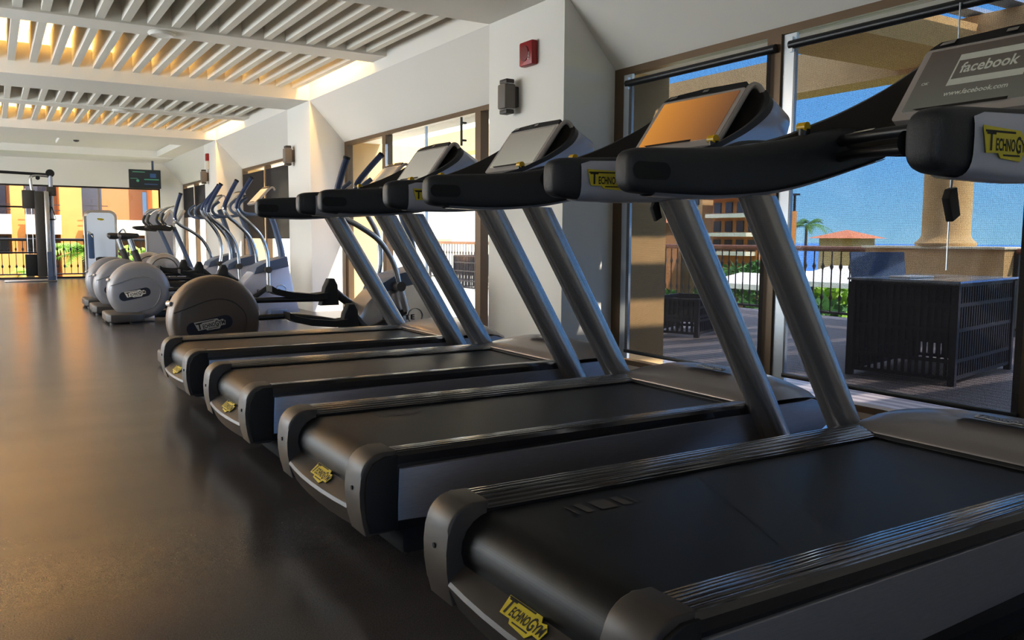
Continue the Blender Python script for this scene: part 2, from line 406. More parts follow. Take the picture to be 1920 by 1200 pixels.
# cove lights (warm) hidden in the ledges above the beams
def area(name, loc, size, sizey, energy, col, rot):
    l = bpy.data.lights.new(name, 'AREA'); l.shape = 'RECTANGLE'; l.size = size; l.size_y = sizey; l.energy = energy; l.color = col
    o = bpy.data.objects.new(name, l); C.objects.link(o); o.location = loc; o.rotation_euler = rot; return o
WARM = (1.0, 0.58, 0.2)
for (a, b), e in ((BAYS[1], 58), (BAYS[2], 60)):
    area('cove_light', (-1.2, b + .15, 2.93), 7.2, .08, e, WARM, (PI, 0, 0))
    area('cove_light', (-1.2, a - .15, 2.93), 7.2, .08, e * .35, WARM, (PI, 0, 0))
    area('cove_light', (2.40, b - .95, 3.05), .05, 1.7, e * .3, WARM, (0, 0, 0))
    for yy in (b + .15,):
        o = MB().tube([(XL + .2, yy, 2.915), (XP - .05, yy, 2.915)], .012, 8, smooth=False).build('light_tube', M['strip'])
        tag(o, 'warm light tube lying on the ledge of the %s ceiling coffer' % ('nearer' if a < 7 else 'farther'), 'light tube')

# round ceiling diffuser under the crossbar
o = MB().lathe((0.46, 8.05, 2.69), 'z', [(.105, 0), (.115, -.012), (.095, -.03), (.06, -.022), (.02, -.026)], 32).build('ceiling_speaker', M['ceil'])
tag(o, 'round white ceiling speaker on the nearer crossbar', 'ceiling speaker')
o = MB().lathe((0.75, 13.22, 2.69), 'z', [(.105, 0), (.115, -.012), (.095, -.03), (.06, -.022), (.02, -.026)], 32).build('ceiling_speaker', M['ceil'])
tag(o, 'round white ceiling speaker on the farther crossbar', 'ceiling speaker')

# ------------------------------------------------------------------ windows on the right
def window(idx, y0, y1, posts, z1=2.11):
    """bronze frame in the window plane with a glass pane and aluminium edge strips"""
    t = bpy.data.objects.new('window_%d' % idx, None); C.objects.link(t); t.location = (0, 0, 0); t['kind'] = 'structure'
    mb = MB(); X0, X1 = XW, XW + .07
    mb.box(X0, X1, y0, y1, z1 - .045, z1); mb.box(X0, X1, y0, y1, 0.035, .07)
    mb.box(X0, X1, y0, y0 + .06, .07, z1 - .045); mb.box(X0, X1, y1 - .1, y1, .07, z1 - .045)
    for p in posts: mb.box(X0 - .015, X1, p - .05, p + .05, .07, z1 - .045)
    mb.build('window_frame', M['bronze'], t, smooth=False)
    g = MB().box(X0 + .03, X0 + .035, y0 + .06, y1 - .1, .07, z1 - .045).build('pane', M['glass'], t, smooth=False)
    return t
w1 = window(1, .40, 4.84, [3.39, 1.93])
mb = MB()
for yy in (4.72, 3.32, 1.86): mb.box(XW + .0, XW + .02, yy - .07, yy - .002 + .02, .08, 2.06)
mb.build('guide_strip', M['alu'], w1, smooth=False)
# roller shades of the first bay
for k, (a, b, zb, who) in enumerate(((3.395, 4.64, .14, 'beside the pillar with the red alarm'), (1.94, 3.235, .165, 'in front of the dark outdoor counter'), (.5, 1.78, .17, 'nearest the viewer'))):
    t = thing('roller_shade', 'see-through grey mesh roller shade %s' % who, 'roller shade', (XW - .03, (a + b) / 2, 1.99), 'mesh roller shades of the first window')
    w = (b - a) / 2
    MB().tube([(0, -w - .03, 0), (0, w + .03, 0)], .024, 14, smooth=False).build('roller_tube', M['black'], t)
    MB().box(-.003, -.002, -w, w, zb - 1.99 + .01, -.02).build('mesh', M['shade'], t, smooth=False)
    MB().box(-.012, .008, -w, w, zb - 1.99 - .012, zb - 1.99 + .012, .004).build('bottom_bar', M['black'], t)
    if k == 1:
        MB().tube([(-.03, -.3, 0), (-.032, -.305, -1.2)], .004, 6, smooth=False).build('pull_chain', M['alu'], t)
    MB().box(-.012, .012, w + .005, w + .03, -.04, .04).build('bracket', M['alu'], t, smooth=False)
# bay 2: sash, open doorway edge with glass door, sash
w2 = window(2, 5.86, 10.24, [8.96, 6.80])
d1 = thing('door_1', 'frameless glass door', 'door'); del d1['label']; del d1['category']; d1['kind'] = 'structure'
for a, b in ((6.90, 7.87), (7.89, 8.88)):
    MB().box(XW - .015, XW - .005, a, b, .03, 2.05).build('pane', M['glass'], d1, smooth=False)
mb = MB(); mb.tube([(XW - .05, 7.05, 1.78), (XW - .05, 7.05, 2.04)], .012, 8, smooth=False)
for zz in (1.83, 1.99): mb.tube([(XW - .05, 7.05, zz), (XW + .0, 7.05, zz)], .01, 8, smooth=False)
mb.build('door_handle', M['spkd'], d1)
mb = MB(); mb.tube([(XW - .05, 8.8, 1.0), (XW - .05, 8.8, 1.95)], .012, 8, smooth=False); mb.build('door_handle', M['chrome'], d1)
MB().box(XW - .02, XW, 7.865, 7.895, .03, 2.05).build('door_edge', M['alu'], d1, smooth=False)
w3 = window(3, 11.15, 15.30, [13.8, 12.3])
for a, b, who in ((13.86, 15.18, 'on its far pane'), (12.36, 13.74, 'on its middle pane'), (11.2, 12.24, 'on its near pane')):
    o = MB().box(XW - .022, XW - .019, a, b, .9, 2.0).build('roller_shade', M['shade_dark'], smooth=False)
    tag(o, 'half-lowered dark roller shade of the third window, %s' % who, 'roller shade', 'half-lowered dark roller shades')
w4 = window(4, 16.25, 20.70, [19.35, 17.8])
for a, b, who in ((19.42, 20.55, 'far'), (17.88, 19.28, 'middle'), (16.35, 17.72, 'near')):
    o = MB().box(XW - .022, XW - .019, a, b, 1.35, 2.0).build('roller_shade', M['shade_dark'], smooth=False)
    tag(o, 'grey roller shade covering the upper half of the last window, %s pane' % who, 'roller shade', 'grey roller shades of the last window')
# end glazing
w5 = bpy.data.objects.new('window_5', None); C.objects.link(w5); w5['kind'] = 'structure'
mb = MB(); mb.box(XL, 2.43, YF + .02, YF + .07, 1.965, 2.0); mb.box(XL, 2.43, YF + .02, YF + .07, 0, .04); mb.box(2.40, 2.43, YF + .02, YF + .07, .04, 1.965)
mb.build('window_frame', M['darkframe'], w5, smooth=False)
mb = MB()
for x in (1.17, -1.35, -3.6): mb.box(x - .02, x + .02, YF + .02, YF + .07, .04, 1.965)
mb.build('mullion', M['silver'], w5, smooth=False)
MB().box(XL, 2.40, YF + .04, YF + .045, .04, 1.965).build('pane', M['glass'], w5, smooth=False)

# ------------------------------------------------------------------ wall fittings
def wall_speaker(y, z, lab):
    t = thing('wall_speaker', lab, 'speaker', (XP, y, z), 'wall speakers on the pillars')
    MB().box(-.13, -.035, -.055, .055, -.09, .09, .012).build('grille', M['spk'], t)
    MB().box(-.035, 0, -.045, .045, -.075, .075, .008).build('bracket', M['spkd'], t)
    
    for q_ in (-1, 1):
        mb = MB(); mb.box(-.115, -.045, -.05, .05, min(q_ * .094, q_ * .125), max(q_ * .094, q_ * .125), .006); mb.build('end_cap', M['spkd'], t)
        mb = MB(); mb.box(-.11, -.05, -.052, .052, min(q_ * .09, q_ * .094), max(q_ * .09, q_ * .094)); mb.build('trim_ring', M['chrome'], t, smooth=False)
wall_speaker(5.46, 1.965, 'small grey wall speaker on the nearest pillar, below the red alarm')
wall_speaker(10.9, 1.965, 'small grey wall speaker on the middle pillar')
wall_speaker(15.95, 1.99, 'small grey wall speaker on the far pillar, below a red beacon')
t = thing('fire_alarm', 'red fire alarm box high on the nearest pillar', 'fire alarm', (XP, 5.25, 2.245))
MB().box(-.055, 0, -.085, .085, -.085, .085, .012).build('housing', M['redal'], t)
MB().lathe((-.055, .01, 0), 'x', [(.055, 0), (.055, -.006), (.04, -.008), (.0, -.008)][::-1], 24).build('sounder', mat('alarm_dull', rgb(120, 40, 38), .5), t)
mb = MB(); fr = frame_of((-.057, -.055, -.05), (0, 0, 1), (0, 1, 0)); put_text(mb, 'FIRE', .03, 0, 0, fr)
mb.build('lettering', M['badgew'], t, smooth=False)
t = thing('alarm_beacon', 'slim red and white beacon on the far pillar', 'fire alarm', (XP, 15.9, 2.27))
MB().box(-.05, 0, -.05, .05, .0, .13, .01).build('strobe', M['redal'], t)
MB().box(-.045, 0, -.045, .045, -.15, 0, .008).build('base', M['badgew'], t)
# small ceiling detector
t = thing('smoke_detector', 'tiny ceiling detector on the far flat ceiling', 'smoke detector', (.5, 17.3, 2.64))
MB().lathe((0, 0, 0), 'z', [(.05, 0), (.045, -.02), (.02, -.03)], 16).build('housing', M['spkd'], t)
# TV
t = thing('television', 'flat television hanging from the ceiling at the far end', 'television', (2.02, 20.0, 2.16))
MB().box(-.32, .32, -.02, .04, -.2, .2, .01).build('housing', M['black'], t)
MB().box(-.305, .305, -.026, -.02, -.185, .19).build('display', M['disp_tv'], t, smooth=False)
mb = MB(); mb.box(-.3, -.15, -.028, -.026, .0, .01); mb.box(-.02, .28, -.028, -.026, -.02, .0); mb.box(-.25, .0, -.028, -.026, .14, .155)
mb.cyl((-.15, -.028, -.04), 'y', .03, .003, 16); mb.build('screen_graphics', M['tv_g'], t, smooth=False)
mb = MB(); mb.box(.1, .22, -.028, -.026, .03, .12); mb.box(-.02, .25, -.028, -.026, -.12, -.1); mb.build('screen_pictures', M['tv_b'], t, smooth=False)
mb = MB(); mb.box(.15, .19, .045, .08, 0, .40); mb.build('ceiling_bracket', M['bluegrey'], t, smooth=False)

# ------------------------------------------------------------------ treadmill
def arm_ring(x, cy, hw, zb, zt, n=20, e=0.6):
    out = []
    zc, hh = (zb + zt) / 2, (zt - zb) / 2
    for k in range(n):
        a = 2 * PI * k / n; c, s = math.cos(a), math.sin(a)
        out.append((x, cy + hw * math.copysign(abs(c) ** e, c), zc + hh * math.copysign(abs(s) ** e, s)))
    return out
ARM = [(0.462, .400, .018, 1.072, 1.118), (0.468, .400, .030, 1.055, 1.137), (0.485, .400, .037, 1.043, 1.148), (0.52, .400, .040, 1.038, 1.154),
       (0.62, .402, .040, 1.035, 1.160), (0.75, .402, .040, 1.035, 1.168), (0.88, .400, .040, 1.043, 1.182), (0.98, .395, .042, 1.055, 1.198),
       (1.07, .388, .046, 1.072, 1.215), (1.16, .380, .050, 1.095, 1.236), (1.24, .372, .050, 1.118, 1.250), (1.32, .362, .046, 1.142, 1.258), (1.40, .35, .04, 1.165, 1.262)]
def catring(tab):
    P = [Vector(t[:3]) for t in tab]; Q = [Vector((t[3], t[4], 0)) for t in tab]
    a, _ = catmull(P, 1, 3); b, _ = catmull(Q, 1, 3)
    return [(p.x, p.y, p.z, q.x, q.y) for p, q in zip(a, b)]
RIM = [(0.98, .415, 1.195), (1.08, .412, 1.222), (1.15, .398, 1.250), (1.24, .374, 1.287), (1.33, .348, 1.332), (1.40, .320, 1.374), (1.45, .288, 1.414),
       (1.478, .25, 1.446), (1.48, .205, 1.466), (1.472, .12, 1.474), (1.468, 0, 1.476)]
DISH = [(1.02, .385, 1.185), (1.10, .365, 1.19), (1.17, .345, 1.20), (1.25, .315, 1.215), (1.32, .285, 1.245), (1.37, .26, 1.285), (1.40, .235, 1.33),
        (1.42, .21, 1.375), (1.43, .17, 1.40), (1.43, .09, 1.41), (1.43, 0, 1.41)]
def mirror_row(r): return r + [(x, -y, z) for x, y, z in r[-2::-1]]
def smooth_row(r):
    a, _ = catmull([Vector(p) for p in r], 1, 3); return [tuple(p) for p in a]

def screen(parent, hw=.2, xb=1.293, zb=1.279, xt=1.423, zt=1.456, disp='disp_c'):
    """monitor: silver bezel, dark control strip on top, glass display"""
    u = Vector((xt - xb, 0, zt - zb)); H = u.length; u.normalize(); n = Vector((-u.z, 0, u.x)); v = Vector((0, -1, 0))
    o = Vector((xb, 0, zb))
    def P(a, b, c): return tuple(o + v * a + u * b + n * c)
    def rr(x0, x1, y0, y1, r, k=5):
        pts = []
        for cx, cy, a0 in ((x1 - r, y0 + r, -90), (x1 - r, y1 - r, 0), (x0 + r, y1 - r, 90), (x0 + r, y0 + r, 180)):
            for i in range(k + 1):
                a = math.radians(a0 + 90 * i / k); pts.append((cx + r * math.cos(a), cy + r * math.sin(a)))
        return pts
    def slab(mb, pts, c0, c1, inset=0.0):
        r0 = [P(a, b, c0) for a, b in pts]; r1 = [P(a, b, c1) for a, b in pts]; mb.loft([r0, r1])
    mb = MB(); pts = rr(-hw - .022, hw + .022, -.03, H + .012, .014)
    slab(mb, pts, -.022, .0); b = mb.build('screen_bezel', M['bezel'], parent)
    # rolled top edge in dark with control strip
    mb = MB()
    mb.loft([[P(-hw - .015, H + .012, -.018), P(-hw - .012, H + .012, .003), P(-hw + .01, H + .036, .001), P(-hw + .01, H + .036, -.03)],
             [P(0, H + .012, -.02), P(0, H + .012, .004), P(0, H + .046, .001), P(0, H + .046, -.034)],
             [P(hw + .018, H + .012, -.018), P(hw + .014, H + .012, .003), P(hw + .006, H + .04, .001), P(hw + .006, H + .04, -.03)]])
    cs = mb.build('control_strip', M['black'], parent)
    mb = MB()
    mb.loft([[P(-hw + .015, H + .018, .005), P(-hw + .02, H + .03, .004)], [P(-hw + .06, H + .018, .007), P(-hw + .06, H + .034, .005)]], closed=False)
    mb.loft([[P(.0, H + .02, .0075), P(.0, H + .034, .005)], [P(.03, H + .02, .0075), P(.03, H + .034, .005)]], closed=False)
    mb.build('strip_buttons', M['silver'], cs)
    mb = MB(); slab(mb, rr(-hw, hw, 0, H, .003, 2), 0.0, .0022)
    d = mb.build('display', M[disp], b, smooth=False)
    mb = MB(); mb.mesh([P(-hw * .75, -.004, .0035), P(hw * .45, -.004, .0035), P(hw * .45, .006, .0035), P(-hw * .85, .004, .0035)], [(0, 1, 2, 3)])
    mb.build('media_slot', M['dish'], b, smooth=False)
    # silver side rail that rolls over the top corner into the dish
    mb = MB()
    for s in (1,):
        mb.tube([P(s * (hw + .02), -.02, -.012), P(s * (hw + .02), H * .5, -.012), P(s * (hw + .02), H + .02, -.014), P(s * (hw + .03), H + .045, -.035), P(s * (hw + .045), H + .03, -.06)], .011, 8)
    mb.build('bezel_rail', M['bezel'], b)
    return b, d, P, H

def make_treadmill(loc, label):
    t = thing('treadmill', label, 'treadmill', loc, 'treadmills standing side by side')
    # body frame
    mb = MB(); mb.box(.04, 1.72, -.33, .33, .05, .30, .02)
    for x in (.45, 1.5):
        for s in (-1, 1): mb.cyl((x, s * .20, .025), 'z', .035, .05, 16)
    mb.build('deck_frame', M['rubber'], t)
    # side panels, silver below and dark strip above
    for s in (-1, 1):
        mb = MB(); ys = sorted((s * .362, s * .378))
        pts = [(.005, .168), (.3, .160), (1.45, .205), (1.70, .215), (1.745, .24), (1.755, .28), (1.72, .325), (1.66, .345), (1.45, .34), (1.34, .322), (.012, .314)]
        mb.prism(pts, 'y', ys[0], ys[1], .004); mb.build('side_panel', M['silver_side'], t)
        mb = MB(); ys = sorted((s * .33, s * .372)); mb.prism([(-.0, .14), (-.0, .352), (1.37, .352), (1.37, .30), (1.6, .21), (1.6, .15), (.3, .14)], 'y', ys[0], ys[1], .003)
        mb.build('side_strip', M['black'], t)
        # ribbed foot rail
        mb = MB(); rows = []
        NY = 48
        for x in (-.0, 1.37):
            row = []
            for k in range(NY + 1):
                f = k / NY; y = .262 + (.368 - .262) * f; z = .343 + .0145 * math.sin(f * PI * .62) + (.0022 * abs(math.sin(f * PI * 6)) ** .3 if .06 < f < .94 else 0)
                row.append((x, s * y, z))
            row.append((x, s * .376, .346)); row.append((x, s * .376, .325)); row.append((x, s * .262, .325)); rows.append(row)
        mb.loft(rows); mb.build('foot_rail', M['rail'], t, ang=30)
        # rear end cap
        mb = MB()
        prof = []
        for k in range(9):
            a = math.radians(90 + 90 * k / 8); prof.append((-.032 + .062 * math.cos(a), .296 + .064 * math.sin(a)))
        prof += [(-.098, .26), (-.097, .22), (-.09, .175), (-.082, .14), (.006, .14)]
        inner = []
        prof = [(.006, .360)] + prof
        ys = sorted((s * .262, s * .372)); mb.prism(prof, 'y', ys[0], ys[1], .006, 3)
        mb.build('end_cap', M['capgrey'], t, ang=50)
        mb = MB(); ys = sorted((s * .3725, s * .384))
        mb.prism([(.006, .350), (-.03, .350), (-.062, .335), (-.082, .30), (-.086, .25), (-.082, .19), (-.074, .15), (.006, .15)], 'y', ys[0], ys[1], .003)
        mb.build('cap_side_pad', M['rubber'], t, ang=50)
        mb = MB(); mb.cyl((-.0985, s * .318, .262), 'x', .006, .004, 12); mb.build('screw', M['rubber'], t)
    # tray between the caps with the badge
    mb = MB(); rings = []
    for y in (-.262, -.18, -.09, 0, .09, .18, .262):
        bu = .016 * (1 - (y / .262) ** 2)
        rings.append([(.03, y, .255), (-.035, y, .242), (-.09 - bu, y, .2), (-.094 - bu, y, .19), (-.07 - bu, y, .135), (-.03, y, .11), (.03, y, .11)])
    mb.loft(rings); mb.build('rear_tray', M['capgrey'], t, ang=30)
    tz = Vector((.055, 0, .040)).normalized()
    logo('logo_badge', (-.0985, .068, .205), (0, -1, 0), tz, .15, t)
    # belt with roller
    mb = MB(); R = .075; zt_ = .336
    prof = [(1.38, zt_), (.06, zt_), (.012, zt_)]
    for k in range(1, 9):
        a = math.radians(90 + 150 * k / 8); prof.append((.012 + R * math.cos(a), zt_ - R + R * math.sin(a)))
    prof += [(.0, .21), (1.38, .30)]
    mb.prism(prof, 'y', -.26, .26); bl = mb.build('running_belt', M['belt'], t, ang=50)
    mb = MB()
    mb.mesh([(.60, .258, zt_ + .0008), (.75, .258, zt_ + .0008), (.52, -.258, zt_ + .0008), (.36, -.258, zt_ + .0008)], [(0, 1, 2, 3)])
    mb.build('belt_seam', M['beltd'], bl, smooth=False)
    mb = MB()
    for x0, x1 in ((.158, .164), (.184, .205), (.224, .27), (.286, .308), (.322, .328)):
        mb.mesh([(x0, .203, zt_ + .0012), (x1, .203, zt_ + .0012), (x1, .145, zt_ + .0012), (x0, .145, zt_ + .0012)], [(0, 1, 2, 3)])
    mb.build('belt_print', M['mark'], bl, smooth=False)
    # motor cover
    mb = MB(); rings = []
    prof = [(1.350, .349, 0.0), (1.352, .356, .0), (1.40, .366, .25), (1.47, .372, .75), (1.55, .372, 1), (1.63, .366, .9), (1.70, .352, .6), (1.76, .325, .25), (1.785, .28, 0.0), (1.79, .22, 0)]
    for x, z, bmp in prof:
        row = []
        for k in range(21):
            f = -1 + 2 * k / 20; w = .39 if x < 1.6 else .39 - (x - 1.6) * .35
            cr = (1 - abs(f) ** 3.0)
            row.append((x + (.03 * (1 - f * f) if x > 1.5 else 0) - (0.0 if x > 1.36 else 0), w * f, z + .048 * bmp * cr - (.012 if abs(f) > .97 else 0)))
        rings.append(row)
    mb.loft(rings, closed=False); mb.loft([rings[0], [(x, y, z - .012) for x, y, z in rings[0]]], closed=False)
    sh = mb.build('motor_cover', M['shellgrey'], t, ang=60)
    mb = MB(); mb.mesh([(1.352, -.385, .3495), (1.352, .385, .3495), (1.335, .262, .342), (1.335, -.262, .342)], [(0, 1, 2, 3)]); mb.build('cover_lip', M['black'], sh, smooth=False)
    # badge pill on cover
    mb = MB(); ring = []
    for k in range(24):
        a = 2 * PI * k / 24; c, s = math.cos(a), math.sin(a)
        ring.append((1.50 + .028 * s, (.085 if c > 0 else -.085) + .028 * c))
    mb.mesh([(x, y, .4215 - .02 * (abs(y) / .39) ** 3) for x, y in ring], [tuple(range(24))]); mb.build('badge_pill', M['badgegrey'], sh, smooth=False)
    logo('cover_badge', (1.486, .075, .4225), (0, -1, 0), (1, 0, 0.0), .15, sh, 'badgew')
    # posts
    for s in (-1, 1):
        mb = MB(); rings = []
        for k in range(9):
            z = .165 + (1.046 - .165) * k / 8; x = 1.584 - .608 * z; f = k / 8
            rx, ry = .062 + .004 * f, .047 - .006 * f
            rings.append([(x + rx * math.cos(2 * PI * j / 24), s * .400 + ry * math.sin(2 * PI * j / 24), z + rx * math.cos(2 * PI * j / 24) * .0) for j in range(24)])
        mb.loft(rings); mb.build('post', M['silver'], t)
    # arms
    for s in (-1, 1):
        tab = catring(ARM)
        mb = MB(); mb.loft([arm_ring(x, s * cy, hw, zb, zt, 20) for x, cy, hw, zb, zt in tab])
        arm = mb.build('side_arm', M['pad'], t)
        # pearl shell over the outer face and the underside
        mb = MB(); rings = []
        for x, cy, hw, zb, zt in tab:
            if x < .53: continue
            zc, hh = (zb + zt) / 2, (zt - zb) / 2; row = []
            top = 38 if x > .56 else 26
            for k in range(13):
                a = math.radians(-128 + (top + 128) * k / 12); c, q = math.cos(a), math.sin(a)
                row.append((x, s * (cy + (hw + .004) * math.copysign(abs(c) ** .6, c)), zc + (hh + .004) * math.copysign(abs(q) ** .6, q)))
            rings.append(row)
        mb.loft(rings, closed=False); sh = mb.build('arm_shell', M['pearl'], arm)
        if s < 0: logo('logo_badge', (.565, -.449, 1.062), (1, 0, .02), (0, 0, 1), .155, arm)
        else: logo('logo_badge', (.72, .449, 1.062), (-1, 0, -.02), (0, 0, 1), .155, arm)
        # oval pocket at the rear end, on the inner face
        mb = MB(); ring = []
        for k in range(24):
            a = 2 * PI * k / 24; c, q = math.cos(a), math.sin(a)
            ring.append(((.565 if c > 0 else .488) + .023 * c, 1.094 + .022 * q))
        mb.mesh([(x, s * (.3575 - .001), z) for x, z in ring], [tuple(range(24))]); mb.build('arm_pocket', M['rubber'], arm, smooth=False)
        # knob
        kx, ky, kz = 1.115, s * .385, 1.214
        mb = MB(); mb.cyl((kx, ky, kz + .012), 'z', .017, .028, 16); mb.build('knob_stem', M['black'], arm)
        mb = MB(); mb.tube([(kx - .004, ky - .015, kz + .032), (kx - .004, ky + .015, kz + .032)], .0135, 16, smooth=False); mb.build('speed_knob', M['yellow'], arm)
    # crossbar
    mb = MB(); pts = [(1.24, .36, 1.205), (1.19, .30, 1.207), (1.14, .16, 1.205), (1.115, 0, 1.203), (1.14, -.16, 1.205), (1.19, -.30, 1.207), (1.24, -.36, 1.205)]
    mb.tube(pts, .0165, 12); cb = mb.build('crossbar', M['black'], t)
    mb = MB(); mb.tube([(x, y * 1.03, z - .045) for x, y, z in pts], .015, 12); mb.build('lower_bar', M['black'], cb)
    mb = MB()
    seg = [(1.176, .262), (1.165, .232), (1.153, .20), (1.145, .172)]
    mb.loft([[(x - .0155, y, 1.218), (x - .004, y, 1.2235)] for x, y in seg], closed=False); mb.build('instruction_label', M['badgew'], cb, smooth=False)
    mb = MB(); mb.box(1.09, 1.14, -.035, .035, 1.14, 1.225, .012); mb.build('stop_switch', M['rubber'], cb)
    mb = MB(); mb.box(1.086, 1.0895, -.015, .015, 1.165, 1.195); mb.build('stop_button', M['redal'], cb)
    # hood: dark dish, rim, pearl outer shell
    rim = smooth_row(mirror_row(RIM)); dish = smooth_row(mirror_row(DISH)); n = len(rim)
    def w(k): # 0 at arms, 1 at crown
        f = abs(2 * k / (n - 1) - 1); return 1 - f
    mb = MB(); base = [(1.28 + .02 * w(k), (y * .86), 1.185) for k, (x, y, z) in enumerate(dish)]
    mb.loft([rim, [((a[0] + b[0]) / 2 + .012 * w(k), (a[1] + b[1]) / 2, (a[2] + b[2]) / 2 - .012) for k, (a, b) in enumerate(zip(rim, dish))], dish], closed=False)
    mb.loft([dish, base], closed=False)
    hood = mb.build('console_dish', M['dish'], t, ang=60)
    r1 = []; r2 = []; r3 = []; r4 = []; r5 = []
    for k, (x, y, z) in enumerate(rim):
        q = min(1, w(k) * 2.0); sg = 1 if y > 0 else (-1 if y < 0 else 0)
        r1.append((x + .012 * q, y + sg * .012, z + .004)); r2.append((x + .03 * q, y + sg * .014, z - .012))
        r3.append((x + .13 * q, y + sg * .004 * q, z - .05 * q - .016)); r4.append((x + .11 * q, y * .97, z - .15 * q - .025)); r5.append((x + .0 * q - .02, y * .9, max(1.17, z - .26 * q - .03)))
    mb = MB(); mb.loft([rim, r1, r2], closed=False); mb.build('dish_rim', M['black'], hood, ang=60)
    mb = MB(); mb.loft([smooth_row(r) if False else r for r in (r2, r3, r4, r5)], closed=False); mb.build('hood_shell', M['pearl'], hood, ang=80)
    mb = MB(); mb.loft([[(1.35, -.09, 1.19), (1.35, .09, 1.19), (1.46, .09, 1.26), (1.46, -.09, 1.26)], [(1.30, -.08, 1.29), (1.30, .08, 1.29), (1.41, .08, 1.38), (1.41, -.08, 1.38)]]); mb.build('screen_mount', M['black'], hood)
    screen(t)
    return t

TY = [1.2793, 2.4069, 3.5745, 4.7152]
TLAB = ['nearest treadmill, cut off by the right edge, with a social network page on its screen',
        'treadmill with an amber reflection painted on its screen, second from the viewer',
        'treadmill with a pale grey reflection painted on its screen, third in the row, in front of the nearest pillar',
        'farthest of the four treadmills, beside the big brown-grey wheel of an elliptical trainer']
T = make_treadmill((0, TY[0], 0), TLAB[0])
tms = [T] + [dup(T, (0, TY[i], 0), TLAB[i]) for i in (1, 2, 3)]
def find(root, nm):
    for c in kids(root):
        if c.name.split('.')[0] == nm: return c
        r = find(c, nm)
        if r: return r
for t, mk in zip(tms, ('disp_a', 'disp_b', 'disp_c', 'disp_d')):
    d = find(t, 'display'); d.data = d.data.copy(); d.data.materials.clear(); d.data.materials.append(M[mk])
# page on the first screen (flat graphics on the display)
dT = find(tms[0], 'screen_bezel')
u = Vector((.13, 0, .177)).normalized(); nrm = Vector((-u.z, 0, u.x))
fr = frame_of(Vector((1.293, .2, 1.279)) + nrm * .0026, (0, -1, 0), u)
mb = MB()
def q(mb, x0, y0, x1, y1, c=.0005): mb.mesh([fr(x0, y0, c), fr(x1, y0, c), fr(x1, y1, c), fr(x0, y1, c)], [(0, 1, 2, 3)])
q(mb, .098, .075, .300, .098); q(mb, .098, .165, .300, .188); q(mb, .098, .098, .103, .165); q(mb, .295, .098, .300, .165)
put_text(mb, 'facebook', .052, .118, .118, lambda a, b, c=0: fr(a, b, .0008), .155)
put_text(mb, 'www.facebook.com', .024, .105, .038, lambda a, b, c=0: fr(a, b, .0008), .17)
put_text(mb, 'OK', .014, .02, .09, lambda a, b, c=0: fr(a, b, .0008))
mb.build('page_graphics', M['text'], dT, smooth=False)
# safety clips hanging on cords: only where they hang down
for (x, y, z0, z1, L) in ((.655, TY[0] - .345, 1.05, .99, 0), (.90, TY[1] - .36, 1.05, 1.01, 1)):
    par = tms[L]; yl = y - TY[L]
    mb = MB(); mb.tube([(x, yl, z0), (x, yl + .002, z1 + .03)], .0018, 6, smooth=False); cord = mb.build('clip_cord', M['bluegrey'], par)
    mb = MB(); mb.prism([(x - .012, z1 + .03), (x + .004, z1 + .034), (x + .02, z1 - .018), (x - .002, z1 - .03), (x - .02, z1 + .012)], 'y', yl - .008, yl + .008, .002); mb.build('safety_clip', M['black'], cord)

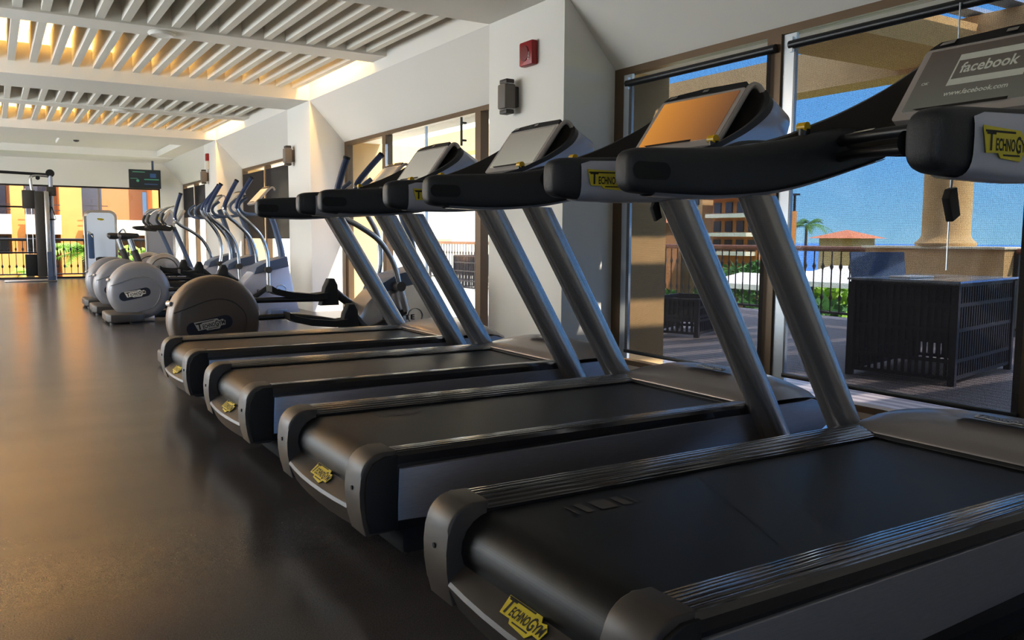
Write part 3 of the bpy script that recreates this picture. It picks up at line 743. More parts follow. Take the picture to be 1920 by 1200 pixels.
# ------------------------------------------------------------------ elliptical trainers
def make_elliptical(loc, label, ph_near, ph_far, dark=False):
    t = thing('elliptical_trainer', label, 'elliptical trainer', loc, 'elliptical trainers')
    Z0, R = .335, .315
    # wheel housing
    mb = MB(); mb.lathe((0, 0, Z0), 'y', [(.02, -.125), (R - .07, -.125), (R - .03, -.115), (R - .008, -.09), (R, -.05), (R, .05), (R - .008, .09), (R - .03, .115), (R - .07, .125), (.02, .125)], 56)
    hub = mb.build('wheel_housing', M['wheelbrown'] if dark else M['wheelpale'], t, ang=50)
    # raised band that curls round the badge
    mb = MB(); path = [(-.29, -.1255, .40), (-.2, -.1275, .43), (-.08, -.1275, .475), (.02, -.1275, .49), (.11, -.1275, .465), (.18, -.1275, .40), (.20, -.1275, .32), (.17, -.1275, .22), (.10, -.1275, .15), (-.05, -.1275, .11), (-.2, -.1265, .09)]
    mb.tube(path, .0035, 6); mb.build('housing_groove', M['spkd'] if dark else M['silver'], hub)
    mb = MB(); ca, sa = math.cos(.2), math.sin(.2); ring = []
    for k in range(28):
        a = 2 * PI * k / 28; c, s = math.cos(a), math.sin(a)
        px, pz = ((.11 if c > 0 else -.11) + .048 * c), .048 * s
        ring.append((-.055 + px * ca - pz * sa, .305 + px * sa + pz * ca))
    mb.mesh([(x, -.128, z) for x, z in ring] + [(x, -.124, z) for x, z in ring], [tuple(range(28))] + [(i, (i + 1) % 28, 28 + (i + 1) % 28, 28 + i) for i in range(28)])
    mb.build('badge_pill', M['badgedark'], hub, smooth=False)
    logo('wheel_badge', (-.055 - .1 * ca + .035 * sa, -.1285, .305 - .1 * sa - .035 * ca), (ca, 0, sa), (-sa, 0, ca), .21, hub, 'badgew')
    mb = MB(); mb.tube([(-.293, -.06, .46), (-.305, 0, .455), (-.293, .06, .46)], .016, 8); mb.build('carry_grip', M['silver'], hub)
    # skirts and feet
    mb = MB(); mb.box(-.10, .14, -.10, .10, .0, .07, .01); mb.build('wheel_skirt', M['silver'], t)
    mb = MB(); mb.prism([(-.315, -.30), (-.02, -.30), (.01, -.27), (.01, .27), (-.02, .30), (-.315, .30), (-.345, .25), (-.345, -.25)], 'z', .02, .115, .02, 3)
    mb.cyl((-.3, -.25, .011), 'z', .025, .022, 12); mb.cyl((-.3, .25, .011), 'z', .025, .022, 12); mb.build('rear_foot', M['capgrey'], t, ang=50)
    # lower rail joining wheel and front body
    mb = MB(); mb.box(.1, 1.15, -.05, .05, .04, .11, .01); mb.build('base_rail', M['black'], t)
    # front body
    mb = MB(); rows = []
    for y, k in ((-.17, .9), (-.155, 1.0), (0, 1.02), (.155, 1.0), (.17, .9)):
        pts = [(1.02, .10), (1.03, .30), (1.10, .42), (1.20, .52), (1.60, .60), (1.66, .28), (1.72, .05), (1.50, .03), (1.12, .03)]
        cx, cz = 1.4, .3
        rows.append([(cx + (x - cx) * k, y, cz + (z - cz) * k) for x, z in pts])
    mb.loft(rows); body = mb.build('front_body', M['pearl'] if not dark else M['silver'], t, ang=50)
    mb = MB(); rows = []
    for y, k in ((-.178, .96), (-.165, 1.0), (.165, 1.0), (.178, .96)):
        pts = [(1.19, .50), (1.60, .585), (1.585, .70), (1.34, .64), (1.22, .575)]
        rows.append([(1.4 + (x - 1.4) * k, y, .6 + (z - .6) * k) for x, z in pts])
    mb.loft(rows); mb.build('body_collar', M['bluegrey'], body, ang=50)
    mb = MB(); fr2 = frame_of((1.22, -.1745, .285), (1, 0, .0), (0, 0, 1)); put_text(mb, 'E X C I T E', .055, 0, 0, fr2, .27)
    mb.build('lettering', M['spkd'], body, smooth=False)
    mb = MB(); ring = [(1.50 + .062 * math.cos(2 * PI * k / 32), .31 + .062 * math.sin(2 * PI * k / 32)) for k in range(33)]
    mb.tube([(x, -.174, z) for x, z in ring], .003, 6, smooth=False); mb.build('body_ring', M['silver'], body)
    mb = MB(); mb.box(1.34, 1.54, -.30, .30, .02, .10, .018); mb.cyl((1.44, -.27, .011), 'z', .025, .022, 12); mb.cyl((1.44, .27, .011), 'z', .025, .022, 12); mb.build('front_foot', M['bluegrey'], t)
    # mast and console
    mb = MB(); mb.tube([(1.575, 0, .62), (1.555, 0, .80), (1.50, 0, 1.02), (1.44, 0, 1.20), (1.40, 0, 1.30)], [.045, .038, .034, .034, .034], 12); mb.build('mast', M['bluegrey'], t)
    # fixed handlebar around the console with two short inner grips
    mb = MB(); mb.tube([(1.12, -.22, 1.36), (1.05, -.21, 1.30), (1.04, -.20, 1.24), (1.10, -.17, 1.19), (1.25, -.10, 1.18), (1.42, 0, 1.20), (1.25, .10, 1.18), (1.10, .17, 1.19), (1.04, .20, 1.24), (1.05, .21, 1.30), (1.12, .22, 1.36)], .018, 10)
    mb.build('fixed_handlebar', M['bluegrey'], t)
    b, d, P, H = screen(t, .15, 1.24, 1.325, 1.38, 1.475, 'disp_c')
    b.name = 'console_frame'
    # arms: curved moving levers hinged at the body
    PV = (1.34, .55); A = [(0, 0), (-.005, .19), (-.07, .38), (-.2, .53), (-.29, .61), (-.335, .69), (-.325, .76), (-.25, .90), (-.17, 1.03)]
    for s, ph in ((-1, ph_near), (1, ph_far)):
        ca, sa = math.cos(ph), math.sin(ph); yy = [.235, .235, .235, .235, .225, .225, .24, .255, .27]
        pts = [(PV[0] + a * ca - b_ * sa, s * yy[i], PV[1] + a * sa + b_ * ca) for i, (a, b_) in enumerate(A)]
        mb = MB(); mb.tube(pts, .0215, 12); lv = mb.build('lever_arm', M['chrome'], t)
        mb = MB(); mb.tube(pts[5:], .0245, 12); mb.build('grip', M['navy'], lv)
        e = (Vector(pts[-1]) - Vector(pts[-2])).normalized()
        mb = MB(); mb.tube([Vector(pts[-1]) - e * .01, Vector(pts[-1]) + e * .01], .0265, 12, smooth=False); mb.build('grip_end', M['rubber'], lv)
        mb = MB(); mb.tube([(PV[0], s * .17, PV[1]), (PV[0], s * .265, PV[1])], .038, 16, smooth=False); mb.build('hinge', M['capgrey'], lv)
        mb = MB(); lo = (PV[0] - .0 + .2 * sa, s * .235, PV[1] - .2 * ca); mb.tube([(PV[0], s * .235, PV[1]), lo], .026, 10, smooth=False); mb.build('lever_stub', M['silver'], lv)
        # pedal bar, pedal and joint upright
        zz = 0.08 if s > 0 else -.09; hx = lo[0] - .09
        mb = MB(); mb.tube([(.20, s * .07, Z0 + (.12 if s > 0 else .0)), (.55, s * .16, .40 + zz * .6), (.98, s * .20, .36 + zz)], .021, 10); bar = mb.build('pedal_bar', M['black'], t)
        mb = MB(); pz = .37 + zz
        mb.loft([[(x, s * (y0), z) for x, y0, z in ((xx, .14, pz + dz + .012), (xx, .30, pz + dz + .012), (xx, .30, pz + dz - .035), (xx, .14, pz + dz - .035))] for xx, dz in ((.46, .095), (.50, .07), (.62, .04), (.80, .02), (.90, .03))])
        mb.build('pedal', M['rubber'], bar, ang=50)
        mb = MB(); mb.prism([(.85, pz - .06), (1.0, pz - .06), (.99, pz + .10), (.965, pz + .15), (.92, pz + .15), (.89, pz + .08)], 'y', min(s * .17, s * .26), max(s * .17, s * .26), .012)
        mb.build('joint_upright', M['rubber'], bar, ang=50)
        mb = MB(); mb.tube([(.98, s * .215, pz + .04), (1.12, s * .215, pz - .06), (lo[0], s * .215, lo[2])], [.035, .03, .026], 10); mb.build('joint_link', M['black'], bar)
    return t
EX = .455
el = make_elliptical((EX - .01, 6.24, 0), 'nearest elliptical trainer, with brown-grey wheel housing, behind the farthest treadmill', math.radians(15), math.radians(-13), True)
make_elliptical((EX, 9.93, 0), 'elliptical trainer in front of the middle pillar, nearest of the three with pale wheels', 0.0, math.radians(2))
make_elliptical((EX - .01, 11.22, 0), 'elliptical trainer in the middle of the three pale-wheeled ones', math.radians(2), math.radians(-3))
make_elliptical((EX - .0, 12.32, 0), 'farthest of the three pale-wheeled elliptical trainers, one lever swung back', math.radians(-9), math.radians(13))

# ------------------------------------------------------------------ exercise bikes
def make_bike(loc, label):
    t = thing('exercise_bike', label, 'exercise bike', loc, 'exercise bikes')
    mb = MB(); mb.lathe((1.28, 0, .42), 'y', [(.02, -.10), (.20, -.10), (.245, -.085), (.26, -.04), (.26, .04), (.245, .085), (.20, .10), (.02, .10)], 40); h = mb.build('drive_housing', M['silver'], t, ang=50)
    mb = MB(); mb.tube([(1.28 + .19 * math.cos(2 * PI * k / 24), -.104, .42 + .19 * math.sin(2 * PI * k / 24)) for k in range(25)], .006, 6, smooth=False); mb.build('housing_ring', M['capgrey'], h)
    mb = MB(); mb.prism([(.80, .06), (1.9, .06), (1.86, .16), (1.72, .46), (1.60, .48), (1.45, .25), (1.1, .22), (.98, .50), (.88, .50), (.80, .2)], 'y', -.07, .07, .015); mb.build('frame', M['pearl'], t, ang=45)
    for x in (.88, 1.80):
        mb = MB(); mb.box(x - .05, x + .05, -.26, .26, .0, .06, .015); mb.build('foot', M['capgrey'], t)
    mb = MB(); mb.tube([(.97, 0, .46), (.885, 0, .72)], .05, 14, smooth=False); mb.build('seat_tube', M['capgrey'], t)
    mb = MB(); mb.tube([(.885, 0, .71), (.83, 0, .90)], .038, 14, smooth=False); mb.build('seat_post', M['chrome'], t)
    mb = MB(); rings = []
    for x, w, z0, z1 in ((.68, .07, .91, .965), (.71, .11, .875, .975), (.78, .12, .87, .975), (.87, .06, .885, .97), (.94, .035, .90, .965), (.96, .015, .915, .95)):
        rings.append([(x, w * math.cos(2 * PI * k / 14), (z0 + z1) / 2 + (z1 - z0) / 2 * math.sin(2 * PI * k / 14)) for k in range(14)])
    mb.loft(rings); mb.build('saddle', M['pad'], t)
    mb = MB(); mb.tube([(1.68, 0, .45), (1.56, 0, .76), (1.44, 0, 1.06)], .032, 12, smooth=False); mb.build('handlebar_mast', M['bluegrey'], t)
    mb = MB()
    for q_ in (-1, 1):
        mb.tube([(1.42, 0, 1.07), (1.38, q_ * .10, 1.07), (1.30, q_ * .2, 1.09), (1.24, q_ * .22, 1.16), (1.27, q_ * .22, 1.26), (1.35, q_ * .20, 1.33), (1.43, q_ * .18, 1.36)], .016, 10)
    mb.build('handlebar', M['chrome'], t)
    mb = MB()
    for q_ in (-1, 1): mb.tube([(1.30, q_ * .2, 1.09), (1.24, q_ * .22, 1.16), (1.27, q_ * .22, 1.26)], .021, 10)
    mb.build('handlebar_pad', M['pad'], t)
    mb = MB(); mb.prism([(1.05, 1.05), (1.12, 1.02), (1.38, 1.0), (1.44, 1.05), (1.40, 1.09), (1.2, 1.09), (1.06, 1.08)], 'y', -.10, .10, .012); mb.build('tray', M['dish'], t, ang=45)
    mb = MB(); mb.prism([(1.45, 1.12), (1.48, 1.11), (1.60, 1.30), (1.57, 1.32)], 'y', -.14, .14, .006); c = mb.build('console', M['silver'], t)
    mb = MB(); mb.mesh([(1.449, -.12, 1.13), (1.449, .12, 1.13), (1.565, .12, 1.315), (1.565, -.12, 1.315)], [(0, 1, 2, 3)]); mb.build('display', M['disp_c'], c, smooth=False)
    mb = MB(); mb.tube([(1.28, -.12, .42), (1.36, -.15, .30)], .014, 8, smooth=False); mb.tube([(1.28, .12, .42), (1.20, .15, .54)], .014, 8, smooth=False); mb.build('crank', M['chrome'], t)
    mb = MB(); mb.box(1.31, 1.41, -.26, -.16, .28, .31, .008); mb.box(1.15, 1.25, .16, .26, .53, .56, .008); mb.build('pedal', M['rubber'], t)
    return t
b0 = make_bike((0, 13.45, 0), 'upright exercise bike nearer the viewer, dark saddle on a silver post')
dup(b0, (-.02, 14.6, 0), 'farther of the two upright exercise bikes with dark saddles')

# ------------------------------------------------------------------ strength machines at the end
def make_stack_machine(loc, label, face, wide=.5, seat=True):
    t = thing('weight_machine', label, 'weight machine', loc, 'selectorised weight machines')
    w = wide / 2
    def arch(w_, h, r):
        pts = [(-w_, 0.0), (w_, 0.0)]
        for k in range(7):
            a = math.radians(90 * k / 6); pts.append((w_ - r + r * math.cos(a), h - r + r * math.sin(a)))
        for k in range(7):
            a = math.radians(90 + 90 * k / 6); pts.append((-w_ + r + r * math.cos(a), h - r + r * math.sin(a)))
        return pts
    mb = MB(); mb.prism(arch(w, 1.42, .13), 'y', -.04, .10, .012); mb.build('shroud_frame', M['silver'], t, ang=45)
    mb = MB(); mb.prism(arch(w - .045, 1.37, .10), 'y', -.05, -.035); mb.build('front_panel', face, t, ang=45)
    logo('logo_badge', (-.06, -.051, 1.22), (1, 0, 0), (0, 0, 1), .12, t)
    mb = MB()
    for k in range(9): mb.box(-w + .1, w - .1, .11, .2, .1 + k * .05, .145 + k * .05)
    mb.build('weight_stack', M['rubber'], t, smooth=False)
    mb = MB(); mb.box(-w, w, -.9, .25, 0, .05, .01); mb.build('base', M['silver'], t)
    if seat:
        mb = MB(); mb.prism([(-.95, .47), (-.55, .45), (-.55, .52), (-.95, .54)], 'x', -.16, .16, .02); mb.build('seat', M['rubber'], t)
        mb = MB(); mb.prism([(-.55, .50), (-.48, .50), (-.40, .95), (-.47, .97)], 'x', -.27, -.17, .02); mb.build('backrest', M['sling'], t)
        mb = MB(); mb.box(-.03, .03, -.8, -.45, .05, .47); mb.tube([(-.2, -.5, .9), (-.28, -.75, 1.0), (-.25, -.9, .95)], .016, 8); mb.tube([(.2, -.5, .9), (.3, -.75, 1.05), (.34, -.9, .95)], .016, 8); mb.build('press_arm', M['chrome'], t)
    return t
M['facea'] = mat('machine_face_pale', rgb(222, 232, 248), .35)
M['faceb'] = mat('machine_face_grey', rgb(150, 152, 160), .4)
make_stack_machine((.93, 18.2, 0), 'weight machine with pale blue-white arched front panel and yellow badge', M['facea'], .58)
m2 = make_stack_machine((1.72, 16.4, 0), 'weight machine with grey arched panel behind the bikes', M['faceb'], .5, False)
# cable tower at far left
t = thing('cable_machine', 'tall cable machine tower with long overhead bar near the far railing', 'cable machine', (0, 19.5, 0))
mb = MB(); mb.box(-.12, .04, -.16, .16, .10, 1.80, .02); mb.build('tower_column', M['capgrey'], t)
mb = MB(); mb.box(.04, .14, -.15, .15, .10, 1.81, .03); mb.build('column_shroud', M['silver'], t)
mb = MB(); mb.box(.06, .145, -.155, -.14, .10, .60); mb.box(.06, .2, -.1, .1, .03, .12, .01); mb.build('shroud_foot', M['bluegrey'], t)
mb = MB(); mb.box(-.32, -.12, -.12, .12, .12, .55, .01); mb.build('weight_stack', M['rubber'], t)
mb = MB()
for x in (-.27, -.17): mb.tube([(x, 0, .5), (x, 0, 1.85)], .008, 8, smooth=False)
mb.build('guide_rods', M['chrome'], t)
mb = MB(); mb.box(-.33, -.1, -.06, .06, 1.46, 1.82, .01); mb.build('upper_guard', M['spkd'], t)
mb = MB(); mb.tube([(-.15, 0, 1.82), (-.17, 0, 2.02), (-.14, 0, 2.10), (-.04, 0, 2.12), (.15, 0, 2.11)], .03, 10); mb.build('gooseneck', M['silver'], t)
mb = MB(); mb.tube([(.18, 0, .02), (.18, 0, 2.12)], .04, 14, smooth=False); mb.build('upright', M['pearl'], t)
mb = MB(); mb.lathe((.18, 0, 2.17), 'y', [(.03, -.035), (.075, -.03), (.08, 0), (.075, .03), (.03, .035)], 24); mb.build('pulley', M['rubber'], t)
mb = MB(); mb.tube([(-3.0, 0, 2.22), (.16, 0, 2.14)], .028, 10, smooth=False); mb.build('overhead_bar', M['black'], t)
mb = MB(); mb.lathe((-.04, 0, 2.07), 'y', [(.02, -.02), (.04, -.02), (.04, .02), (.02, .02)], 16); mb.build('small_pulley', M['rubber'], t)
mb = MB(); mb.tube([(-3, .0, 1.49), (-.3, 0, 1.49)], .016, 8, smooth=False); mb.tube([(-3, .0, .60), (.0, 0, .58)], .016, 8, smooth=False); mb.build('tie_rail', M['black'], t)
mb = MB(); mb.tube([(.18, -.05, 1.80), (.17, -.06, 1.50)], .006, 6, smooth=False); mb.tube([(.17, -.06, 1.5), (.11, -.06, 1.25), (.25, -.06, 1.25), (.18, -.06, 1.5)], .008, 8, smooth=False); mb.box(.12, .24, -.07, -.05, 1.235, 1.262); mb.build('stirrup_handle', M['rubber'], t)
mb = MB(); mb.box(.10, .27, -.06, .06, 1.72, 1.9, .01); mb.build('pulley_carriage', M['spkd'], t)
mb = MB(); mb.box(-.7, .22, -.06, .06, 0, .035, .008); mb.build('base', M['silver'], t)

# ------------------------------------------------------------------ outdoors
def railing(name, label, a, b, ztop, spacing, top='wood', z0=.06, n_max=100, knots=True):
    A, B = Vector(a), Vector(b); L = (B - A).length; d = (B - A).normalized()
    t = thing(name, label, 'railing', (A.x, A.y, 0)); 
    def Q(s_, z): p = d * s_; return (p.x, p.y, z)
    mb = MB(); mb.tube([Q(0, ztop - .02), Q(L, ztop - .02)], .032, 8, smooth=False); mb.build('top_rail', M[top], t)
    mb = MB(); mb.tube([Q(0, z0), Q(L, z0)], .016, 6, smooth=False); mb.build('bottom_rail', M['iron'], t)
    n = min(n_max, int(L / spacing)); src = None
    for k in range(n):
        if src is None:
            mb = MB(); mb.tube([(0, 0, z0), (0, 0, ztop - .03)], .0085, 6, smooth=False)
            for zz in ((ztop - z0) * .78 + z0 - .06, (ztop - z0) * .2 + z0 + .02): mb.lathe((0, 0, zz), 'z', [(.009, -.04), (.024, 0), (.009, .04)], 6)
            src = mb.build('baluster', M['iron'], t); o = src
        else: o = src.copy(); C.objects.link(o); o.parent = t
        p = d * (spacing * (k + .5)); o.location = (p.x, p.y, 0)
    mb = MB()
    for s_ in (0, L): p = d * s_; mb.box(p.x - .025, p.x + .025, p.y - .025, p.y + .025, -.015, ztop - .03)
    mb.build('end_post', M['iron'], t, smooth=False)
    return t
railing('railing', 'wood-topped iron railing along the terrace edge, beyond the first windows', (7.7, 6.08, 0), (7.7, 17.6, 0), .845, .128)
railing('railing', 'short wood-topped iron railing right of the round column', (7.7, -1.0, 0), (7.7, 4.50, 0), .845, .128)
railing('railing', 'black iron balustrade outside the far end glazing', (-3.2, 21.75, 0), (4.6, 21.75, 0), .853, .135, 'iron')

# low wall with round column
t = thing('garden_wall', 'low beige stucco wall carrying the round column', 'wall', (7.7, 5.3, 0))
MB().box(-.2, .25, -.78, .76, -.015, .845).build('wall_body', M['stucco'], t, smooth=False)
MB().box(-.24, .29, -.80, .79, .845, .872, .006).build('coping', M['cream'], t)
t = thing('column', 'round beige column standing on the low stucco wall', 'column', (7.72, 5.26, .872))
MB().lathe((0, 0, 0), 'z', [(.29, 0), (.30, .03), (.27, .06), (.245, .09), (.235, .12), (.235, 1.75), (.25, 1.80)], 40).build('shaft', M['stucco'], t)
# pergola
t = thing('pergola', 'stucco pergola with slatted roof over the terrace', 'pergola', (0, 0, 0))
MB().box(7.52, 7.95, -3.0, 17.5, 2.70, 3.15).build('edge_beam', M['stucco'], t, smooth=False)
MB().box(XO + .02, 7.52, 4.90, 5.80, 2.75, 3.05).build('cross_beam', M['stucco'], t, smooth=False)
MB().box(XO + .02, 7.52, -.55, .4, 2.75, 3.05).build('cross_beam', M['stucco'], t, smooth=False)
MB().box(XO + .02, 7.52, 10.3, 11.1, 2.75, 3.05).build('cross_beam', M['stucco'], t, smooth=False)
M['roofslat'] = mat('pergola_slat', rgb(150, 168, 196), .5)
base = None
for k in range(23):
    y = -2.6 + k * .40
    if base is None: base = MB().box(XO + .02, 7.9, -.10, .10, 3.17, 3.21).build('roof_slat', M['roofslat'], t, smooth=False); o = base
    else: o = base.copy(); C.objects.link(o); o.parent = t
    o.location = (0, y, 0)

# wicker counter, chair, low wicker box
def slat_box(t, w, d, h, z0, step, mname='wicker'):
    """open box of upright wicker canes with rails"""
    mb = MB()
    for (x0, y0, x1, y1) in ((0, 0, w, 0), (w, 0, w, d), (w, d, 0, d), (0, d, 0, 0)):
        L = math.hypot(x1 - x0, y1 - y0); n = int(L / step)
        for k in range(n + 1):
            f = k / n; x, y = x0 + (x1 - x0) * f, y0 + (y1 - y0) * f
            mb.box(x - .009, x + .009, y - .009, y + .009, z0, h)
    mb.build('upright_canes', M[mname], t, smooth=False)
    mb = MB()
    for z in (z0, .16, h * .55, h * .8, h):
        for (x0, x1, y0, y1) in ((0, w, -.012, .012), (0, w, d - .012, d + .012), (-.012, .012, 0, d), (w - .012, w + .012, 0, d)):
            mb.box(x0, x1, y0, y1, z - .012, z + .012)
    for x, y in ((0, 0), (w, 0), (0, d), (w, d)): mb.box(x - .022, x + .022, y - .022, y + .022, 0, h)
    mb.build('frame_rails', M[mname], t, smooth=False)
    # woven upper panel (denser)
    mb = MB(); mb.box(.012, w - .012, .006, .012, h * .42, h); mb.box(.006, .012, .012, d - .012, h * .42, h); mb.box(w - .012, w - .006, .012, d - .012, h * .42, h)
    mb.build('woven_panel', M[mname], t, smooth=False)
t = thing('outdoor_counter', 'dark wicker counter with glass top on the terrace', 'counter', (4.39, 3.13, -.015), None, math.radians(12))
slat_box(t, 1.12, .68, .655, .05, .045)
MB().box(-.03, 1.15, -.03, .71, .668, .682).build('glass_top', M['gtop'], t, smooth=False)
t = thing('tray', 'white paper tray lying on the wicker counter', 'tray', (4.62, 3.60, .668))
MB().box(-.14, .14, -.08, .08, 0, .012, .003).build('sheet', M['awn'], t)
t = thing('outdoor_chair', 'blue sling-back chair behind the wicker counter', 'chair', (5.78, 4.66, -.015), None, math.radians(-30))
mb = MB(); mb.prism([(-.03, .45), (.0, .45), (.10, .83), (.07, .84)], 'x', -.24, .24); mb.build('sling_back', M['sling'], t, smooth=False)
mb = MB(); mb.box(-.26, .26, -.45, .0, .42, .45, .01); mb.build('seat', M['sling'], t)
for x in (-.25, .25):
    for y in (-.43, -.02):
        mb = MB(); mb.tube([(x, y, 0), (x, y, .43)], .016, 8, smooth=False); mb.build('leg', M['iron'], t)
t = thing('wicker_bench', 'low dark wicker box beyond the stucco pilaster', 'bench', (4.85, 5.95, -.015), None, math.radians(25))
slat_box(t, .75, .5, .36, .04, .05)
t = thing('wicker_planter', 'wicker planter box by the railing, seen through the second window', 'planter', (6.5, 13.2, -.015), None, 0)
slat_box(t, .9, .9, .62, .04, .06)

# foliage helpers
def bush(name, label, loc, rx, ry, rz, n, leaf=.16, m='leafd', cat='bush', group=None):
    t = thing(name, label, cat, loc, group)
    mb = MB(); rnd = random.Random(hash(label) % 1000 if False else len(label) * 7 + int(abs(loc[0] * 10)))
    for k in range(n):
        a = rnd.uniform(0, 2 * PI); u_ = rnd.uniform(-1, 1); r = rnd.uniform(.55, 1.0) ** .5; sx = math.sqrt(1 - u_ * u_)
        c = Vector((rx * r * sx * math.cos(a), ry * r * sx * math.sin(a), rz * (1 + r * u_)))
        d1 = Vector((rnd.uniform(-1, 1), rnd.uniform(-1, 1), rnd.uniform(-.3, 1))).normalized(); d2 = d1.cross(Vector((rnd.uniform(-1, 1), rnd.uniform(-1, 1), .3))).normalized()
        L = leaf * rnd.uniform(.6, 1.3)
        mb.mesh([c - d1 * L, c + d2 * L * .35, c + d1 * L, c - d2 * L * .35], [(0, 1, 2, 3)])
    mb.build('foliage', M[m], t, smooth=False)
    mb = MB(); mb.tube([(0, 0, -.3), (0, 0, rz)], rx * .08, 6, smooth=False); mb.build('stem', M['trunk'], t)
    return t
def palm(label, loc, trunk_h, n, L, m='leaf', seed=1, droop=1.0, w=.035, k_leaf=16):
    t = thing('palm', label, 'palm', loc, 'palms outside')
    rnd = random.Random(seed); mb = MB()
    for k in range(n):
        a = 2 * PI * k / n + rnd.uniform(-.2, .2); e = rnd.uniform(.35, 1.25); l = L * rnd.uniform(.8, 1.15)
        dirh = Vector((math.cos(a), math.sin(a), 0)); side = Vector((-math.sin(a), math.cos(a), 0)); prev = None
        for j in range(k_leaf + 1):
            f = j / k_leaf; p = Vector((0, 0, trunk_h)) + dirh * (l * f * math.cos(e * .7)) + Vector((0, 0, l * (math.sin(e) * f - droop * .75 * f * f)))
            if prev is not None and j > 2:
                ll = l * .34 * math.sin(PI * min(1, f * .9 + .08))
                for s in (-1, 1):
                    tip = p + side * s * ll * .8 + dirh * ll * .5 - Vector((0, 0, ll * .35))
                    mb.mesh([prev, p, tip], [(0, 1, 2)])
            prev = p
    mb.build('fronds', M[m], t, smooth=False)
    mb = MB(); mb.tube([(0, 0, -1.2), (0, 0, trunk_h)], w * 2.5, 8, smooth=False); mb.build('trunk', M['trunk'], t)
    return t
palm('bushy green palm beyond the end balustrade, right of the cable machine', (1.05, 22.9, -1.0), 1.45, 19, 1.15, 'leaf', 3)
palm('feathery palm outside the far end glazing, behind the wheel housings', (2.5, 23.6, -1.1), 1.5, 15, 1.0, 'leaf', 5)
palm('low spiky palm beyond the end balustrade, next to the tower', (-.1, 23.9, -1.1), 1.1, 13, .6, 'leaf', 8)
palm('palm with dark fronds against the sunlit white building', (8.7, 15.2, -1.2), 2.5, 12, 1.6, 'leafd', 11)
bush('bush', 'rounded green hedge below the end balustrade', (3.0, 24.9, -1.1), 1.2, .35, .85, 1000, .13, 'leafd')

# sunlit white building seen through the second window
t = thing('building', 'sunlit cream building filling the second window', 'building', (0, 0, 0))
MB().box(5.2, 16, 20.9, 24, -3, 5.5).build('wall', M['cream'], t, smooth=False)
mb = MB(); mb.box(6.0, 7.0, 20.75, 20.9, .9, 2.0); mb.box(9.0, 10.0, 20.75, 20.9, .9, 2.2); mb.build('window', M['awn'], t, smooth=False)
MB().box(5.0, 16.2, 20.5, 20.9, 2.75, 3.3).build('cornice', M['stucco'], t, smooth=False)
# orange apartment house behind the end glazing
t = thing('apartment_house', 'orange stucco apartment house with cream balconies beyond the end glazing', 'building', (0, 26, 0))
MB().box(-9, 4.9, .9, 3, -4, 5).build('rear_wall', M['tan'], t, smooth=False)
mb = MB(); mb.box(-.42, -.10, -.1, .9, -4, 5); mb.build('pier', M['orange'], t, smooth=False)
mb = MB(); mb.box(.72, 1.26, -.1, .9, -4, 5); mb.build('pier', M['orange'], t, smooth=False)
mb = MB(); mb.box(-2.6, -1.9, -.1, .9, -4, 5); mb.build('pier', M['orange'], t, smooth=False)
mb = MB(); mb.box(3.05, 3.6, -.1, .9, -4, 5); mb.build('pier', M['orange'], t, smooth=False)
mb = MB(); mb.box(1.86, 2.05, -.1, .9, -4, 1.62); mb.build('pier', M['orange'], t, smooth=False)
for x0, x1, z0, z1 in ((-1.9, -.42, .96, 1.47), (-.10, .72, .96, 1.47), (1.26, 3.05, .95, 1.36)):
    MB().box(x0, x1, -.5, -.35, z0, z1).build('balcony_parapet', M['cream'], t, smooth=False)
    MB().box(x0, x1, -.35, .9, z0, z0 + .08).build('balcony_floor', M['stucco'], t, smooth=False)
for x0, x1, z0, z1, mm in ((-1.8, -.5, 1.5, 2.3, 'dwin'), (-.05, .6, 1.5, 2.3, 'dwin'), (1.3, 1.85, 1.4, 2.3, 'dwin'), (2.93, 3.04, 1.2, 2.2, 'bwin'), (-1.8, -.5, 0, .9, 'dwin'), (-.05, .6, 0, .9, 'dwin')):
    MB().box(x0, x1, .86, .9, z0, z1).build('window', M[mm], t, smooth=False)
mb = MB(); mb.box(-.9, .35, -.8, -.6, -1, .45); mb.build('garden_parapet', M['orange'], t, smooth=False)
mb = MB()
for x0, x1 in ((-1.9, -.42), (-.1, .72), (1.3, 1.86)): mb.box(x0, x1, -.45, -.43, 1.72, 1.74); mb.box(x0, x1, -.45, -.43, 1.58, 1.60)
mb.build('balcony_rail', M['iron'], t, smooth=False)

# distant resort beyond the terrace
def house(label, loc, w, d, h, floors, cols, roof=True, m='stucco'):
    t = thing('resort_building', label, 'building', loc, None)
    MB().box(0, w, 0, d, -6, h).build('wall', M[m], t, smooth=False)
    fh = h / floors
    src = MB().box(-.12, 0.02, 0, 1, 0, 1).build('window', M['dwin'], t, smooth=False); first = True
    for i in range(floors):
        for j in range(cols):
            o = src if first else src.copy()
            if not first: C.objects.link(o); o.parent = t
            first = False
            o.location = (0, d * (j + .22) / cols, i * fh + fh * .22); o.scale = (1, d / cols * .56, fh * .56)
    for i in range(floors): MB().box(-.9, 0, d * .05, d * .95, i * fh - .06, i * fh + fh * .16).build('balcony', M['cream'], t, smooth=False)
    if roof:
        mb = MB(); e = .7; mb.mesh([(-e, -e, h), (w + e, -e, h), (w + e, d + e, h), (-e, d + e, h), (w * .5, d * .3, h + d * .13), (w * .5, d * .7, h + d * .13)],
                                   [(0, 1, 4), (1, 2, 5, 4), (2, 3, 5), (3, 0, 4, 5), (3, 2, 1, 0)]); mb.build('roof', M['rooft'], t, smooth=False)
    return t
house('tall orange resort building with red roof, partly behind the treadmill posts', (40, 37.2, 0), 1.6, 4.0, 3.6, 3, 4, m='orange')
house('beige resort wing with terracotta roof left of the taller block', (40, 42.2, 0), 6, 6.5, 4.4, 3, 5)
